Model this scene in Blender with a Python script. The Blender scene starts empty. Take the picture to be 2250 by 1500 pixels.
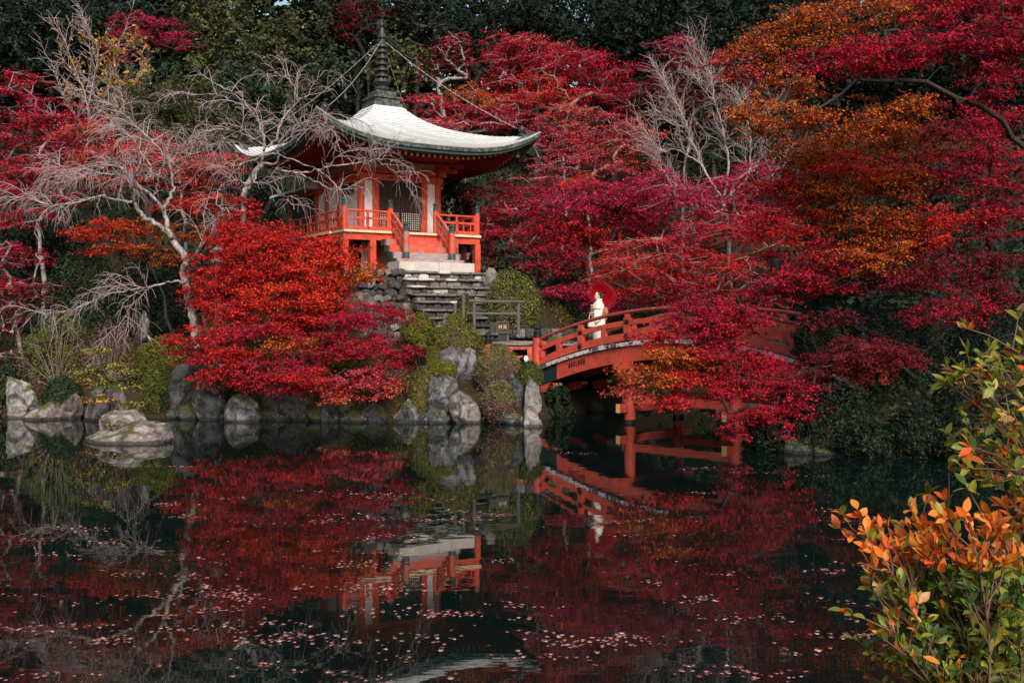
import bpy, math, random
import numpy as np
from mathutils import Matrix, Vector

# ------------------------------------------------------------------ camera, sky, sun, exposure
SC = bpy.context.scene
COL = SC.collection
F, YH, H = 2300.0, 700.0, 2.7          # focal length in photo pixels, horizon row, eye height over the water
cam = bpy.data.cameras.new('camera'); cam_o = bpy.data.objects.new('camera', cam); COL.objects.link(cam_o)
cam_o.location = (0, 0, H); cam_o.rotation_euler = (math.radians(90), 0, 0)
cam.sensor_width = 36.0; cam.lens = 36.0 * F / 2250.0
cam.shift_y = -(750.0 - YH) / 2250.0
cam.clip_start = 0.05; cam.clip_end = 2000.0
SC.camera = cam_o

SUN_EL, SUN_AZ = math.radians(37), math.radians(164)      # azimuth clockwise from +Y (away from the viewer)
world = bpy.data.worlds.new('World'); SC.world = world; world.use_nodes = True
nt = world.node_tree; nt.nodes.clear()
sky = nt.nodes.new('ShaderNodeTexSky'); sky.sky_type = 'NISHITA'; sky.sun_disc = False
sky.sun_elevation = SUN_EL; sky.sun_rotation = SUN_AZ; sky.air_density = 1.6; sky.dust_density = 3.0; sky.ozone_density = 1.0
bg = nt.nodes.new('ShaderNodeBackground'); bg.inputs['Strength'].default_value = 0.085
wo = nt.nodes.new('ShaderNodeOutputWorld')
nt.links.new(sky.outputs[0], bg.inputs['Color']); nt.links.new(bg.outputs[0], wo.inputs['Surface'])
sun = bpy.data.lights.new('sun', 'SUN'); sun.energy = 2.5; sun.angle = math.radians(28); sun.color = (1.0, 0.95, 0.88)
sun_o = bpy.data.objects.new('sun', sun); COL.objects.link(sun_o)
sd = Vector((math.sin(SUN_AZ) * math.cos(SUN_EL), math.cos(SUN_AZ) * math.cos(SUN_EL), math.sin(SUN_EL)))
sun_o.rotation_euler = sd.to_track_quat('Z', 'Y').to_euler()
SC.view_settings.view_transform = 'Standard'; SC.view_settings.look = 'None'
SC.view_settings.exposure = 0.9; SC.view_settings.gamma = 1.0; SC.view_settings.use_curve_mapping = False
SC.render.engine = 'CYCLES'
SC.cycles.use_denoising = True
SC.cycles.max_bounces = 6; SC.cycles.diffuse_bounces = 3; SC.cycles.glossy_bounces = 3
SC.cycles.transmission_bounces = 3; SC.cycles.transparent_max_bounces = 4
SC.cycles.caustics_reflective = False; SC.cycles.caustics_refractive = False

rng = np.random.default_rng(7); random.seed(7)
PI = math.pi

def P(px, py, d):
    """photo pixel + distance -> world point"""
    return np.array(((px - 1125.0) / F * d, d, H - (py - YH) / F * d))

# ------------------------------------------------------------------ numpy noise
def _hash(i):
    i = i.astype(np.int64)
    h = (i[..., 0] * 374761393 + i[..., 1] * 668265263 + i[..., 2] * 2147483647) & 0xffffffff
    h = ((h ^ (h >> 13)) * 1274126177) & 0xffffffff
    h = h ^ (h >> 16)
    return (h & 0xffff) / 65535.0
def vnoise(p):
    i = np.floor(p); f = p - i; u = f * f * (3 - 2 * f); r = 0
    for dx in (0, 1):
        for dy in (0, 1):
            for dz in (0, 1):
                wgt = (u[..., 0] if dx else 1 - u[..., 0]) * (u[..., 1] if dy else 1 - u[..., 1]) * (u[..., 2] if dz else 1 - u[..., 2])
                r = r + wgt * _hash(i + np.array((dx, dy, dz)))
    return r
def fbm(p, o=4):
    a, s, r = 0.5, 1.0, 0
    for k in range(o):
        r = r + a * vnoise(p * s + 17.3 * k); a *= .5; s *= 2.03
    return r

# ------------------------------------------------------------------ materials
def lin(r, g, b):
    f = lambda c: (c / 255 / 12.92) if c / 255 <= .04045 else ((c / 255 + .055) / 1.055) ** 2.4
    return (f(r), f(g), f(b))
MATS = {}
def mat(name, c1, c2=None, scale=4.0, rough=.6, spec=.35, bump=0.0, bscale=None, metal=0.0, detail=5, lo=.35, hi=.65, c3=None, s3=1.0, stretch=None, lo3=.55, hi3=.68):
    """base colour mottled between c1 and c2 by noise, optional patches of c3, noise bump"""
    m = bpy.data.materials.new(name); m.use_nodes = True; t = m.node_tree
    b = t.nodes['Principled BSDF']; b.inputs['Roughness'].default_value = rough; b.inputs['Specular IOR Level'].default_value = spec
    b.inputs['Metallic'].default_value = metal
    tc = t.nodes.new('ShaderNodeTexCoord'); src = tc.outputs['Object']
    if stretch:
        mp = t.nodes.new('ShaderNodeMapping'); mp.inputs['Scale'].default_value = stretch
        t.links.new(src, mp.inputs['Vector']); src = mp.outputs[0]
    c2 = c2 or tuple(x * .8 for x in c1)
    n = t.nodes.new('ShaderNodeTexNoise'); n.inputs['Scale'].default_value = scale; n.inputs['Detail'].default_value = detail
    n.inputs['Roughness'].default_value = .62
    t.links.new(src, n.inputs['Vector'])
    r = t.nodes.new('ShaderNodeValToRGB'); r.color_ramp.elements[0].position = lo; r.color_ramp.elements[1].position = hi
    r.color_ramp.elements[0].color = (*c1, 1); r.color_ramp.elements[1].color = (*c2, 1)
    t.links.new(n.outputs[0], r.inputs[0]); out = r.outputs[0]
    if c3:
        n3 = t.nodes.new('ShaderNodeTexNoise'); n3.inputs['Scale'].default_value = s3; n3.inputs['Detail'].default_value = 6
        n3.inputs['Roughness'].default_value = .7
        t.links.new(src, n3.inputs['Vector'])
        r3 = t.nodes.new('ShaderNodeValToRGB'); r3.color_ramp.elements[0].position = lo3; r3.color_ramp.elements[1].position = hi3
        mx = t.nodes.new('ShaderNodeMixRGB'); mx.inputs[2].default_value = (*c3, 1)
        t.links.new(n3.outputs[0], r3.inputs[0]); t.links.new(r3.outputs[0], mx.inputs[0]); t.links.new(out, mx.inputs[1]); out = mx.outputs[0]
    t.links.new(out, b.inputs['Base Color'])
    if bump:
        nb = t.nodes.new('ShaderNodeTexNoise'); nb.inputs['Scale'].default_value = bscale or scale * 4; nb.inputs['Detail'].default_value = 6
        t.links.new(src, nb.inputs['Vector'])
        bp = t.nodes.new('ShaderNodeBump'); bp.inputs['Strength'].default_value = 1.0; bp.inputs['Distance'].default_value = bump
        t.links.new(nb.outputs[0], bp.inputs['Height']); t.links.new(bp.outputs[0], b.inputs['Normal'])
    MATS[name] = m
    return m

def leaf_material(name, trans=.38, rough=.65, spec=.14):
    m = bpy.data.materials.new(name); m.use_nodes = True; t = m.node_tree
    b = t.nodes['Principled BSDF']; b.inputs['Roughness'].default_value = rough; b.inputs['Specular IOR Level'].default_value = spec
    at = t.nodes.new('ShaderNodeAttribute'); at.attribute_name = 'Col'
    tr = t.nodes.new('ShaderNodeBsdfTranslucent'); mx = t.nodes.new('ShaderNodeMixShader'); mx.inputs[0].default_value = trans
    t.links.new(at.outputs['Color'], b.inputs['Base Color']); t.links.new(at.outputs['Color'], tr.inputs['Color'])
    t.links.new(b.outputs[0], mx.inputs[1]); t.links.new(tr.outputs[0], mx.inputs[2])
    t.links.new(mx.outputs[0], t.nodes['Material Output'].inputs['Surface'])
    MATS[name] = m
    return m

M_leaf = leaf_material('leaf')
M_gloss = leaf_material('glossy_leaf', .22, .55, .16)
M_red = mat('vermilion_paint', (.58, .070, .032), (.47, .052, .026), 6, .55, .3, c3=(.29, .050, .034), s3=4.5, lo3=.5, hi3=.66, bump=.002, bscale=30)
M_redw = mat('worn_vermilion_paint', (.56, .075, .034), (.46, .060, .030), 5, .6, .3, c3=(.25, .17, .16), s3=3.2, lo3=.5, hi3=.62, stretch=(1, 1, 1))
M_redb = mat('bridge_vermilion_paint', (.56, .078, .046), (.47, .062, .038), 5, .55, .3, c3=(.27, .055, .045), s3=4.5, lo3=.5, hi3=.66, bump=.003, bscale=30)
M_railt = mat('weathered_rail_paint', (.36, .055, .040), (.20, .045, .038), 9, .6, .3, c3=(.40, .28, .27), s3=7, lo3=.58, hi3=.7, bump=.004, bscale=25)
M_oldwood = mat('grey_weathered_wood', (.36, .27, .26), (.24, .17, .17), 6, .8, .2, c3=(.45, .08, .05), s3=2.5, lo3=.6, hi3=.66, stretch=(1, 1, 3), bump=.004)
M_cream = mat('cream_board_end', (.62, .52, .34), (.48, .40, .27), 8, .7, .2)
M_white = mat('white_plaster', (.72, .66, .68), (.66, .60, .63), 3, .8, .2)
M_paper = mat('white_paper_backing', (.75, .72, .72), (.68, .65, .66), 2, .8, .2)
M_lat = mat('dark_brown_lattice', (.050, .026, .028), (.035, .020, .022), 6, .6, .3)
M_latg = mat('dark_green_lattice', (.030, .050, .055), (.022, .038, .042), 6, .6, .3)
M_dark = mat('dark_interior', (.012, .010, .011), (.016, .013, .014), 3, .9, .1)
M_teal = mat('verdigris_metal', (.055, .095, .090), (.030, .045, .045), 9, .5, .4, metal=.2)
M_black = mat('black_metal', (.014, .017, .020), (.022, .026, .030), 10, .4, .5, metal=.3)
M_bronze = mat('dark_bronze', (.050, .038, .042), (.028, .024, .028), 12, .5, .45, metal=.4, c3=(.09, .075, .08), s3=9)
M_roof = mat('pale_weathered_shingles', (.60, .595, .60), (.47, .47, .475), 9, .8, .2, c3=(.22, .225, .21), s3=2.2, lo3=.5, hi3=.85, bump=.012, bscale=16)
M_eave = mat('mossy_eave_edge', (.030, .040, .036), (.16, .17, .15), 9, .85, .2, lo=.45, hi=.75)
M_eaveg = mat('green_eave_board', (.020, .060, .050), (.015, .045, .040), 5, .6, .3)
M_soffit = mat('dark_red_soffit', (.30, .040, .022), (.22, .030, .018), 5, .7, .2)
M_slab = mat('pale_granite', (.50, .46, .43), (.40, .36, .34), 5, .85, .2, c3=(.60, .55, .50), s3=1.5, bump=.004, bscale=40)
M_plankw = mat('white_plank_paint', (.62, .58, .60), (.45, .42, .45), 8, .7, .2, c3=(.05, .05, .06), s3=9, lo3=.52, hi3=.6)
M_plankb = mat('blackened_plank', (.05, .052, .06), (.12, .12, .13), 9, .8, .2, c3=(.45, .43, .46), s3=8, lo3=.6, hi3=.66)
M_gold = mat('gold_leaf', (.72, .50, .16), (.60, .42, .14), 6, .45, .5)
M_girdark = mat('black_girder_end', (.010, .022, .024), (.014, .028, .030), 5, .6, .3)
M_post = mat('grey_timber', (.13, .10, .10), (.08, .065, .068), 8, .85, .2, stretch=(1, 1, .3))
M_dirt = mat('packed_earth', (.30, .24, .22), (.22, .18, .17), 3, .95, .1, bump=.01, bscale=20)

def rock_material(name, a, b, c, moss=(.07, .075, .018), mossamt=.35, sc=2.2, vein=True):
    m = bpy.data.materials.new(name); m.use_nodes = True; t = m.node_tree; L = t.links.new
    bs = t.nodes['Principled BSDF']; bs.inputs['Roughness'].default_value = .85; bs.inputs['Specular IOR Level'].default_value = .25
    tc = t.nodes.new('ShaderNodeTexCoord'); oi = t.nodes.new('ShaderNodeObjectInfo')
    ad = t.nodes.new('ShaderNodeVectorMath'); ad.operation = 'MULTIPLY_ADD'
    ad.inputs[1].default_value = (1, 1, 1); L(tc.outputs['Object'], ad.inputs[0])
    cb = t.nodes.new('ShaderNodeCombineXYZ'); ml = t.nodes.new('ShaderNodeMath'); ml.operation = 'MULTIPLY'; ml.inputs[1].default_value = 37.0
    L(oi.outputs['Random'], ml.inputs[0]); L(ml.outputs[0], cb.inputs[0]); L(ml.outputs[0], cb.inputs[2]); L(cb.outputs[0], ad.inputs[2])
    v = ad.outputs[0]
    n1 = t.nodes.new('ShaderNodeTexNoise'); n1.inputs['Scale'].default_value = sc; n1.inputs['Detail'].default_value = 8; n1.inputs['Roughness'].default_value = .68
    n1.inputs['Distortion'].default_value = 1.4
    L(v, n1.inputs['Vector'])
    r1 = t.nodes.new('ShaderNodeValToRGB'); e = r1.color_ramp.elements
    e[0].position = .40; e[0].color = (*a, 1); e[1].position = .60; e[1].color = (*c, 1); k = e.new(.5); k.color = (*b, 1)
    L(n1.outputs[0], r1.inputs[0]); out = r1.outputs[0]
    mp = t.nodes.new('ShaderNodeMapping'); mp.inputs['Scale'].default_value = (5.0, 2.0, 2.4); mp.inputs['Rotation'].default_value = (.5, .5, .9)
    L(v, mp.inputs['Vector'])
    n2 = t.nodes.new('ShaderNodeTexNoise'); n2.inputs['Scale'].default_value = 2.2; n2.inputs['Detail'].default_value = 7; n2.inputs['Roughness'].default_value = .7
    L(mp.outputs[0], n2.inputs['Vector'])
    if vein:
        r2 = t.nodes.new('ShaderNodeValToRGB'); e = r2.color_ramp.elements; e[0].position = .60; e[0].color = (0, 0, 0, 1); e[1].position = .70; e[1].color = (.6, .6, .6, 1)
        L(n2.outputs[0], r2.inputs[0]); mx = t.nodes.new('ShaderNodeMixRGB'); mx.inputs[2].default_value = (.46, .43, .42, 1)
        L(r2.outputs[0], mx.inputs[0]); L(out, mx.inputs[1]); out = mx.outputs[0]
    ge = t.nodes.new('ShaderNodeNewGeometry'); sx = t.nodes.new('ShaderNodeSeparateXYZ'); L(ge.outputs['Normal'], sx.inputs[0])
    n3 = t.nodes.new('ShaderNodeTexNoise'); n3.inputs['Scale'].default_value = 3.5; n3.inputs['Detail'].default_value = 6; L(v, n3.inputs['Vector'])
    m1 = t.nodes.new('ShaderNodeMath'); m1.operation = 'MULTIPLY_ADD'; m1.inputs[1].default_value = .35; L(sx.outputs[2], m1.inputs[0]); L(n3.outputs[0], m1.inputs[2])
    r3 = t.nodes.new('ShaderNodeValToRGB'); e = r3.color_ramp.elements; e[0].position = .80 - mossamt * .3; e[1].position = .92 - mossamt * .3
    L(m1.outputs[0], r3.inputs[0]); mm = t.nodes.new('ShaderNodeMixRGB'); mm.inputs[2].default_value = (*moss, 1)
    L(r3.outputs[0], mm.inputs[0]); L(out, mm.inputs[1])
    sp_ = t.nodes.new('ShaderNodeSeparateXYZ'); L(ge.outputs['Position'], sp_.inputs[0])       # wet tide line
    wz = t.nodes.new('ShaderNodeMath'); wz.operation = 'MULTIPLY_ADD'; wz.inputs[1].default_value = -.10; L(n3.outputs[0], wz.inputs[0]); L(sp_.outputs[2], wz.inputs[2])
    wr = t.nodes.new('ShaderNodeMapRange'); wr.inputs[1].default_value = .0; wr.inputs[2].default_value = .035; wr.inputs[3].default_value = .75; wr.inputs[4].default_value = 0.0; L(wz.outputs[0], wr.inputs[0])
    wm_ = t.nodes.new('ShaderNodeMixRGB'); wm_.inputs[2].default_value = (.014, .015, .013, 1); L(wr.outputs[0], wm_.inputs[0]); L(mm.outputs[0], wm_.inputs[1]); L(wm_.outputs[0], bs.inputs['Base Color'])
    n4 = t.nodes.new('ShaderNodeTexNoise'); n4.inputs['Scale'].default_value = 9; n4.inputs['Detail'].default_value = 8; n4.inputs['Roughness'].default_value = .72
    L(v, n4.inputs['Vector']); ad2 = t.nodes.new('ShaderNodeMath'); ad2.operation = 'ADD'; L(n4.outputs[0], ad2.inputs[0]); L(n2.outputs[0], ad2.inputs[1])
    bp = t.nodes.new('ShaderNodeBump'); bp.inputs['Distance'].default_value = .07; bp.inputs['Strength'].default_value = .9
    L(ad2.outputs[0], bp.inputs['Height']); L(bp.outputs[0], bs.inputs['Normal'])
    MATS[name] = m; return m
M_rockp = rock_material('pale_rock', (.045, .042, .043), (.17, .155, .15), (.34, .31, .30), mossamt=.2)
M_rockg = rock_material('grey_rock', (.022, .022, .025), (.075, .073, .077), (.20, .19, .20), mossamt=.35)
M_rockd = rock_material('dark_rock', (.018, .020, .022), (.05, .052, .056), (.11, .11, .115), mossamt=.45)
M_rockk = rock_material('pinkish_rock', (.05, .042, .042), (.14, .115, .115), (.27, .225, .225), mossamt=.4)
M_stone = rock_material('stair_stone', (.05, .047, .05), (.24, .22, .215), (.46, .42, .40), mossamt=.1, sc=3.0)
M_stoned = rock_material('dark_wall_stone', (.025, .026, .028), (.075, .072, .074), (.17, .16, .16), mossamt=.3, sc=3.0)
M_barkd = mat('dark_bark', (.020, .017, .016), (.045, .038, .036), 8, .9, .2, bump=.015, bscale=14, stretch=(1, 1, .4))
M_barkp = mat('pale_bark', (.36, .32, .30), (.17, .145, .14), 9, .85, .2, c3=(.055, .048, .048), s3=5, lo3=.48, hi3=.6, bump=.01, bscale=18, stretch=(1, 1, .5))
M_barkt = mat('pale_twigs', (.36, .28, .29), (.26, .19, .20), 3, .85, .2)
M_barkg = mat('grey_lichen_bark', (.16, .14, .13), (.30, .28, .26), 6, .9, .2, c3=(.06, .05, .05), s3=5, bump=.01, bscale=16)

# ------------------------------------------------------------------ objects
def tag(o, label=None, cat=None, group=None, kind=None):
    if label: o['label'] = label
    if cat: o['category'] = cat
    if group: o['group'] = group
    if kind: o['kind'] = kind
    return o
def thing(name, loc, label, cat, group=None):
    o = bpy.data.objects.new(name, None); COL.objects.link(o); o.location = tuple(float(v) for v in loc)
    o.empty_display_size = .2
    return tag(o, label, cat, group)
def root_of(o):
    while o.parent: o = o.parent
    return o
def attach(o, parent):
    if parent is not None:
        o.parent = parent
        # geometry is written in world coordinates: undo the translations above it
        T = Vector((0, 0, 0)); q = parent
        r = root_of(parent)
        if r.type == 'EMPTY': T = Vector(r.location)
        if q is r and r.type == 'EMPTY': o.matrix_parent_inverse = Matrix.Translation(-T)
        elif q is not r: o.matrix_parent_inverse = q.matrix_basis.inverted() if q.matrix_basis != Matrix.Identity(4) else Matrix.Identity(4)
    return o
def link(name, me, material, parent=None, loc=None, rot=None, scale=None):
    o = bpy.data.objects.new(name, me); COL.objects.link(o)
    if material and not me.materials: me.materials.append(material)
    if loc is not None: o.location = tuple(float(v) for v in loc)
    if rot is not None: o.rotation_euler = rot
    if scale is not None: o.scale = scale
    return attach(o, parent)
def mesh(name, v, f, smooth=False):
    me = bpy.data.meshes.new(name)
    v = np.asarray(v, np.float32).reshape(-1, 3)
    if isinstance(f, np.ndarray):
        k = f.shape[1]; nf = len(f)
        me.vertices.add(len(v)); me.vertices.foreach_set('co', v.ravel())
        me.loops.add(nf * k); me.loops.foreach_set('vertex_index', f.astype(np.int32).ravel())
        me.polygons.add(nf); me.polygons.foreach_set('loop_start', (np.arange(nf) * k).astype(np.int32))
        if smooth: me.polygons.foreach_set('use_smooth', np.ones(nf, bool))
        me.update(calc_edges=True)
    else:
        me.from_pydata([tuple(map(float, p)) for p in v], [], f)
        if smooth: me.polygons.foreach_set('use_smooth', np.ones(len(me.polygons), bool))
    return me
class MB:
    """collects shapes into one mesh"""
    def __init__(s): s.v = []; s.f = []; s.n = 0
    def add(s, v, f):
        v = np.asarray(v, float).reshape(-1, 3); s.v.append(v); s.f += [tuple(int(i) + s.n for i in q) for q in f]; s.n += len(v); return s
    def box(s, c, size, R=None, taper=1.0):
        x, y, z = [k / 2 for k in size]
        v = np.array([(a * x * (taper if q > 0 else 1), b * y * (taper if q > 0 else 1), q * z) for q in (-1, 1) for (a, b) in ((-1, -1), (1, -1), (1, 1), (-1, 1))])
        if R is not None: v = v @ np.asarray(R).T
        return s.add(v + np.asarray(c), [(3, 2, 1, 0), (4, 5, 6, 7), (0, 1, 5, 4), (1, 2, 6, 5), (2, 3, 7, 6), (3, 0, 4, 7)])
    def hexa(s, v): return s.add(v, [(3, 2, 1, 0), (4, 5, 6, 7), (0, 1, 5, 4), (1, 2, 6, 5), (2, 3, 7, 6), (3, 0, 4, 7)])
    def sweep(s, pts, prof, side=None, closed=False):
        """profile (list of (side, up)) swept along pts; side fixed or horizontal normal"""
        pts = np.asarray(pts, float); n = len(pts); m = len(prof); V = []
        for i in range(n):
            t = pts[min(i + 1, n - 1)] - pts[max(i - 1, 0)]; t /= np.linalg.norm(t) + 1e-9
            sd_ = np.asarray(side, float) if side is not None else np.cross(t, (0, 0, 1))
            if np.linalg.norm(sd_) < 1e-6: sd_ = np.array((1., 0, 0))
            sd_ = sd_ / np.linalg.norm(sd_); up = np.cross(sd_, t); up /= np.linalg.norm(up) + 1e-9
            if side is not None and up[2] < 0: up = -up
            for a, b in prof: V.append(pts[i] + a * sd_ + b * up)
        fs = [(i * m + j, i * m + (j + 1) % m, (i + 1) * m + (j + 1) % m, (i + 1) * m + j) for i in range(n - 1) for j in range(m)]
        fs += [tuple(range(m))[::-1], tuple((n - 1) * m + j for j in range(m))]
        return s.add(V, fs)
    def tube(s, pts, r, k=8):
        pts = np.asarray(pts, float); n = len(pts); r = np.broadcast_to(r, (n,)); V = []
        t0 = pts[1] - pts[0]; a = np.cross(t0, (0.3, 0.2, 1)); a /= np.linalg.norm(a) + 1e-9
        for i in range(n):
            t = pts[min(i + 1, n - 1)] - pts[max(i - 1, 0)]; t /= np.linalg.norm(t) + 1e-9
            a = a - t * (a @ t); a /= np.linalg.norm(a) + 1e-9; b = np.cross(t, a)
            for j in range(k):
                w_ = 2 * PI * j / k; V.append(pts[i] + r[i] * (math.cos(w_) * a + math.sin(w_) * b))
        fs = [(i * k + j, i * k + (j + 1) % k, (i + 1) * k + (j + 1) % k, (i + 1) * k + j) for i in range(n - 1) for j in range(k)]
        fs += [tuple(range(k))[::-1], tuple((n - 1) * k + j for j in range(k))]
        return s.add(V, fs)
    def lathe(s, c, prof, k=14, R=None):
        """prof: (radius, z)"""
        V = []
        for r_, z_ in prof:
            for j in range(k):
                w_ = 2 * PI * j / k; V.append((r_ * math.cos(w_), r_ * math.sin(w_), z_))
        V = np.array(V)
        if R is not None: V = V @ np.asarray(R).T
        n = len(prof)
        fs = [(i * k + j, i * k + (j + 1) % k, (i + 1) * k + (j + 1) % k, (i + 1) * k + j) for i in range(n - 1) for j in range(k)]
        fs += [tuple(range(k))[::-1], tuple((n - 1) * k + j for j in range(k))]
        return s.add(V + np.asarray(c), fs)
    def build(s, name, material, parent=None, smooth=False):
        return link(name, mesh(name, np.concatenate(s.v), s.f, smooth), material, parent)
def shade_auto(o, deg=40):
    me = o.data
    me.polygons.foreach_set('use_smooth', np.ones(len(me.polygons), bool))
    try: me.set_sharp_from_angle(angle=math.radians(deg))
    except Exception: pass
    return o

def edges_mesh(name, a, b, ra, rb, k=4):
    """many tapered sticks in one mesh, vectorised"""
    a = np.asarray(a, float); b = np.asarray(b, float); n = len(a)
    t = b - a; ln = np.linalg.norm(t, axis=1, keepdims=True) + 1e-9; t = t / ln
    b = b + t * np.minimum(ln * .15, rb[:, None])
    ref = np.where(np.abs(t[:, 2:3]) > .9, np.array([[1., 0, 0]]), np.array([[0, 0, 1.]]))
    u = np.cross(t, ref); u /= np.linalg.norm(u, axis=1, keepdims=True) + 1e-9; w_ = np.cross(t, u)
    V = np.empty((n, 2, k, 3))
    for j in range(k):
        an = 2 * PI * j / k; d = math.cos(an) * u + math.sin(an) * w_
        V[:, 0, j] = a + d * ra[:, None]; V[:, 1, j] = b + d * rb[:, None]
    base = (np.arange(n) * 2 * k)[:, None]
    q = [[j, (j + 1) % k, k + (j + 1) % k, k + j] for j in range(k)]
    Fc = (base[:, :, None] + np.array(q)[None]).reshape(-1, 4)
    return mesh(name, V.reshape(-1, 3), Fc, smooth=True)

def leaves_mesh(name, pos, nrm, size, col, asp=.62, bend=0.0):
    n = len(pos)
    nrm = nrm / (np.linalg.norm(nrm, axis=1, keepdims=True) + 1e-9)
    t = rng.normal(size=(n, 3)); t -= nrm * np.sum(t * nrm, 1, keepdims=True); t /= np.linalg.norm(t, axis=1, keepdims=True) + 1e-9
    b = np.cross(nrm, t); s = size[:, None]
    V = np.empty((n, 4, 3)); V[:, 0] = pos + t * s * .5; V[:, 1] = pos + b * s * .5 * asp - t * s * .05
    V[:, 2] = pos - t * s * .5 - nrm * s * bend; V[:, 3] = pos - b * s * .5 * asp - t * s * .05
    me = mesh(name, V.reshape(-1, 3), np.arange(n * 4).reshape(n, 4))
    at = me.attributes.new('Col', 'FLOAT_COLOR', 'FACE')
    at.data.foreach_set('color', np.concatenate([col, np.ones((n, 1))], 1).astype(np.float32).ravel())
    return me
PAL = dict(
    crimson=[(.40, .010, .032), (.30, .008, .030), (.48, .014, .034), (.24, .008, .024)],
    red=[(.52, .018, .018), (.44, .012, .022), (.56, .035, .014), (.36, .012, .022)],
    scarlet=[(.60, .022, .016), (.54, .040, .014), (.54, .014, .022), (.58, .065, .016)],
    orange=[(.50, .11, .014), (.44, .07, .014), (.40, .04, .014), (.50, .17, .018)],
    rust=[(.38, .095, .018), (.40, .06, .016), (.30, .034, .015), (.46, .14, .022)],
    coral=[(.50, .065, .050), (.44, .045, .040), (.52, .10, .045), (.38, .028, .035)],
    magenta=[(.38, .010, .060), (.44, .014, .055), (.30, .008, .050), (.46, .03, .07)],
    wine=[(.16, .008, .020), (.12, .008, .016), (.20, .010, .022), (.11, .014, .012)],
    pink=[(.48, .045, .070), (.42, .030, .055), (.52, .08, .09), (.40, .02, .045)],
    dark=[(.007, .017, .010), (.011, .023, .011), (.006, .013, .009), (.017, .028, .012)],
    deep=[(.020, .040, .020), (.028, .050, .022), (.014, .030, .018), (.040, .055, .022)],
    olive=[(.060, .062, .018), (.045, .054, .016), (.080, .072, .022), (.030, .042, .015)],
    bush=[(.115, .125, .028), (.090, .105, .026), (.15, .145, .036), (.060, .078, .022)],
    moss=[(.15, .14, .022), (.12, .12, .022), (.18, .155, .026), (.085, .090, .021)],
    brown=[(.15, .075, .055), (.11, .060, .045), (.19, .10, .075), (.08, .060, .030)],
    yellow=[(.42, .22, .035), (.36, .16, .03), (.30, .20, .04), (.44, .28, .06)],
    lime=[(.26, .25, .035), (.20, .20, .032), (.32, .28, .045), (.14, .15, .028)],
)
def pal_cols(pal, n_cl, idx, jit=.28):
    """one base colour per cluster, jitter per leaf"""
    if isinstance(pal, str): pal = PAL[pal]
    p = np.array(pal); a = p[rng.integers(0, len(p), n_cl)]; c = a[idx]
    other = p[rng.integers(0, len(p), len(idx))]; k = rng.random((len(idx), 1)) * .75
    c = c * (1 - k) + other * k
    return np.clip(c * np.exp(rng.normal(0, jit, (len(idx), 1))), 0, .8)

# ------------------------------------------------------------------ pavilion frame (local x along the front, -y out of the front)
TH = math.radians(32); CT, ST = math.cos(TH), math.sin(TH)
PO = np.array((-4.387, 35.34)); HW = 1.38; ZB = 4.14
def LV(x, y, z): return np.array((PO[0] + x * CT - y * ST, PO[1] + x * ST + y * CT, z))
RL = np.array(((CT, -ST, 0), (ST, CT, 0), (0, 0, 1)))
# ------------------------------------------------------------------ ground
POND = np.array([(-34, 3.6), (16, 3.6), (14, 14), (11.5, 19.4), (7.4, 20.4), (5.7, 20.9), (6.0, 22.4), (7.3, 24.2), (8.6, 25.6), (9.2, 27.6), (8.2, 30), (6, 31),
                 (4, 31.6), (2.4, 30.8), (1.3, 29.0), (.75, 27.6), (.70, 26.4), (-.9, 27.3), (-2.7, 27.4), (-4.4, 27.4), (-6.3, 27.8), (-8.6, 28.3), (-11.5, 28.7), (-14.2, 29.0),
                 (-20, 28.5), (-30, 24), (-34, 16)], float)
def shore_dist(x, y):
    """positive on land, negative in the pond"""
    d = np.full(x.shape, 1e9); inside = np.zeros(x.shape, bool); n = len(POND)
    for i in range(n):
        a, b = POND[i], POND[(i + 1) % n]; e = b - a
        t = np.clip(((x - a[0]) * e[0] + (y - a[1]) * e[1]) / (e @ e), 0, 1)
        d = np.minimum(d, np.hypot(x - a[0] - t * e[0], y - a[1] - t * e[1]))
        c = ((a[1] > y) != (b[1] > y)) & (x < (b[0] - a[0]) * (y - a[1]) / (b[1] - a[1] + 1e-12) + a[0]); inside ^= c
    return np.where(inside, -d, d)
def sstep(a, b, t): t = np.clip((t - a) / (b - a), 0, 1); return t * t * (3 - 2 * t)
def ground_h(x, y):
    x = np.asarray(x, float); y = np.asarray(y, float)
    sd_ = shore_dist(x, y)
    land = .55 * sstep(0, .5, sd_) + np.clip(sd_, 0, 5.5) * .26
    near = sstep(10, 5, y); land = land * (1 - near) + near * (1.05 * sstep(0, 1.0, sd_))
    bx, by = x - PO[0], y - PO[1]; lx = bx * CT + by * ST; ly = -bx * ST + by * CT
    dx = np.maximum(np.maximum(-3.1 - lx, lx - 3.2), 0); dy = np.maximum(np.maximum(-3.75 - ly, ly - 7), 0)
    mound = 4.08 - np.where((lx < -1.15) & (ly < 0), 1.9, .85) * np.hypot(dx, dy)
    # the landing at the foot of the steps and at the bridge
    fx, fy = x - .1, y - 29.7
    flat = sstep(2.2, 1.0, np.hypot(fx, fy * 1.2))
    land = land * (1 - flat) + flat * np.minimum(land, 1.33 + .35 * np.clip(y - 29.4, 0, 2.2))
    hill = np.maximum(0, y - 39.5) * .36 + np.maximum(0, np.abs(x + 2) - 13) * .10 * sstep(16, 34, y)
    hill = np.minimum(hill, 26)
    z = np.maximum(land, np.where(mound > 0, mound, -9)) + hill
    z = z + (fbm(np.stack([x * .6, y * .6, x * 0], -1), 3) - .45) * .35 * sstep(.4, 3, sd_) * (1 - flat) * sstep(4.2, 3.9, mound)
    return np.where(sd_ > 0, z, np.maximum(-.9, sd_ * .9 - .05))
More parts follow.
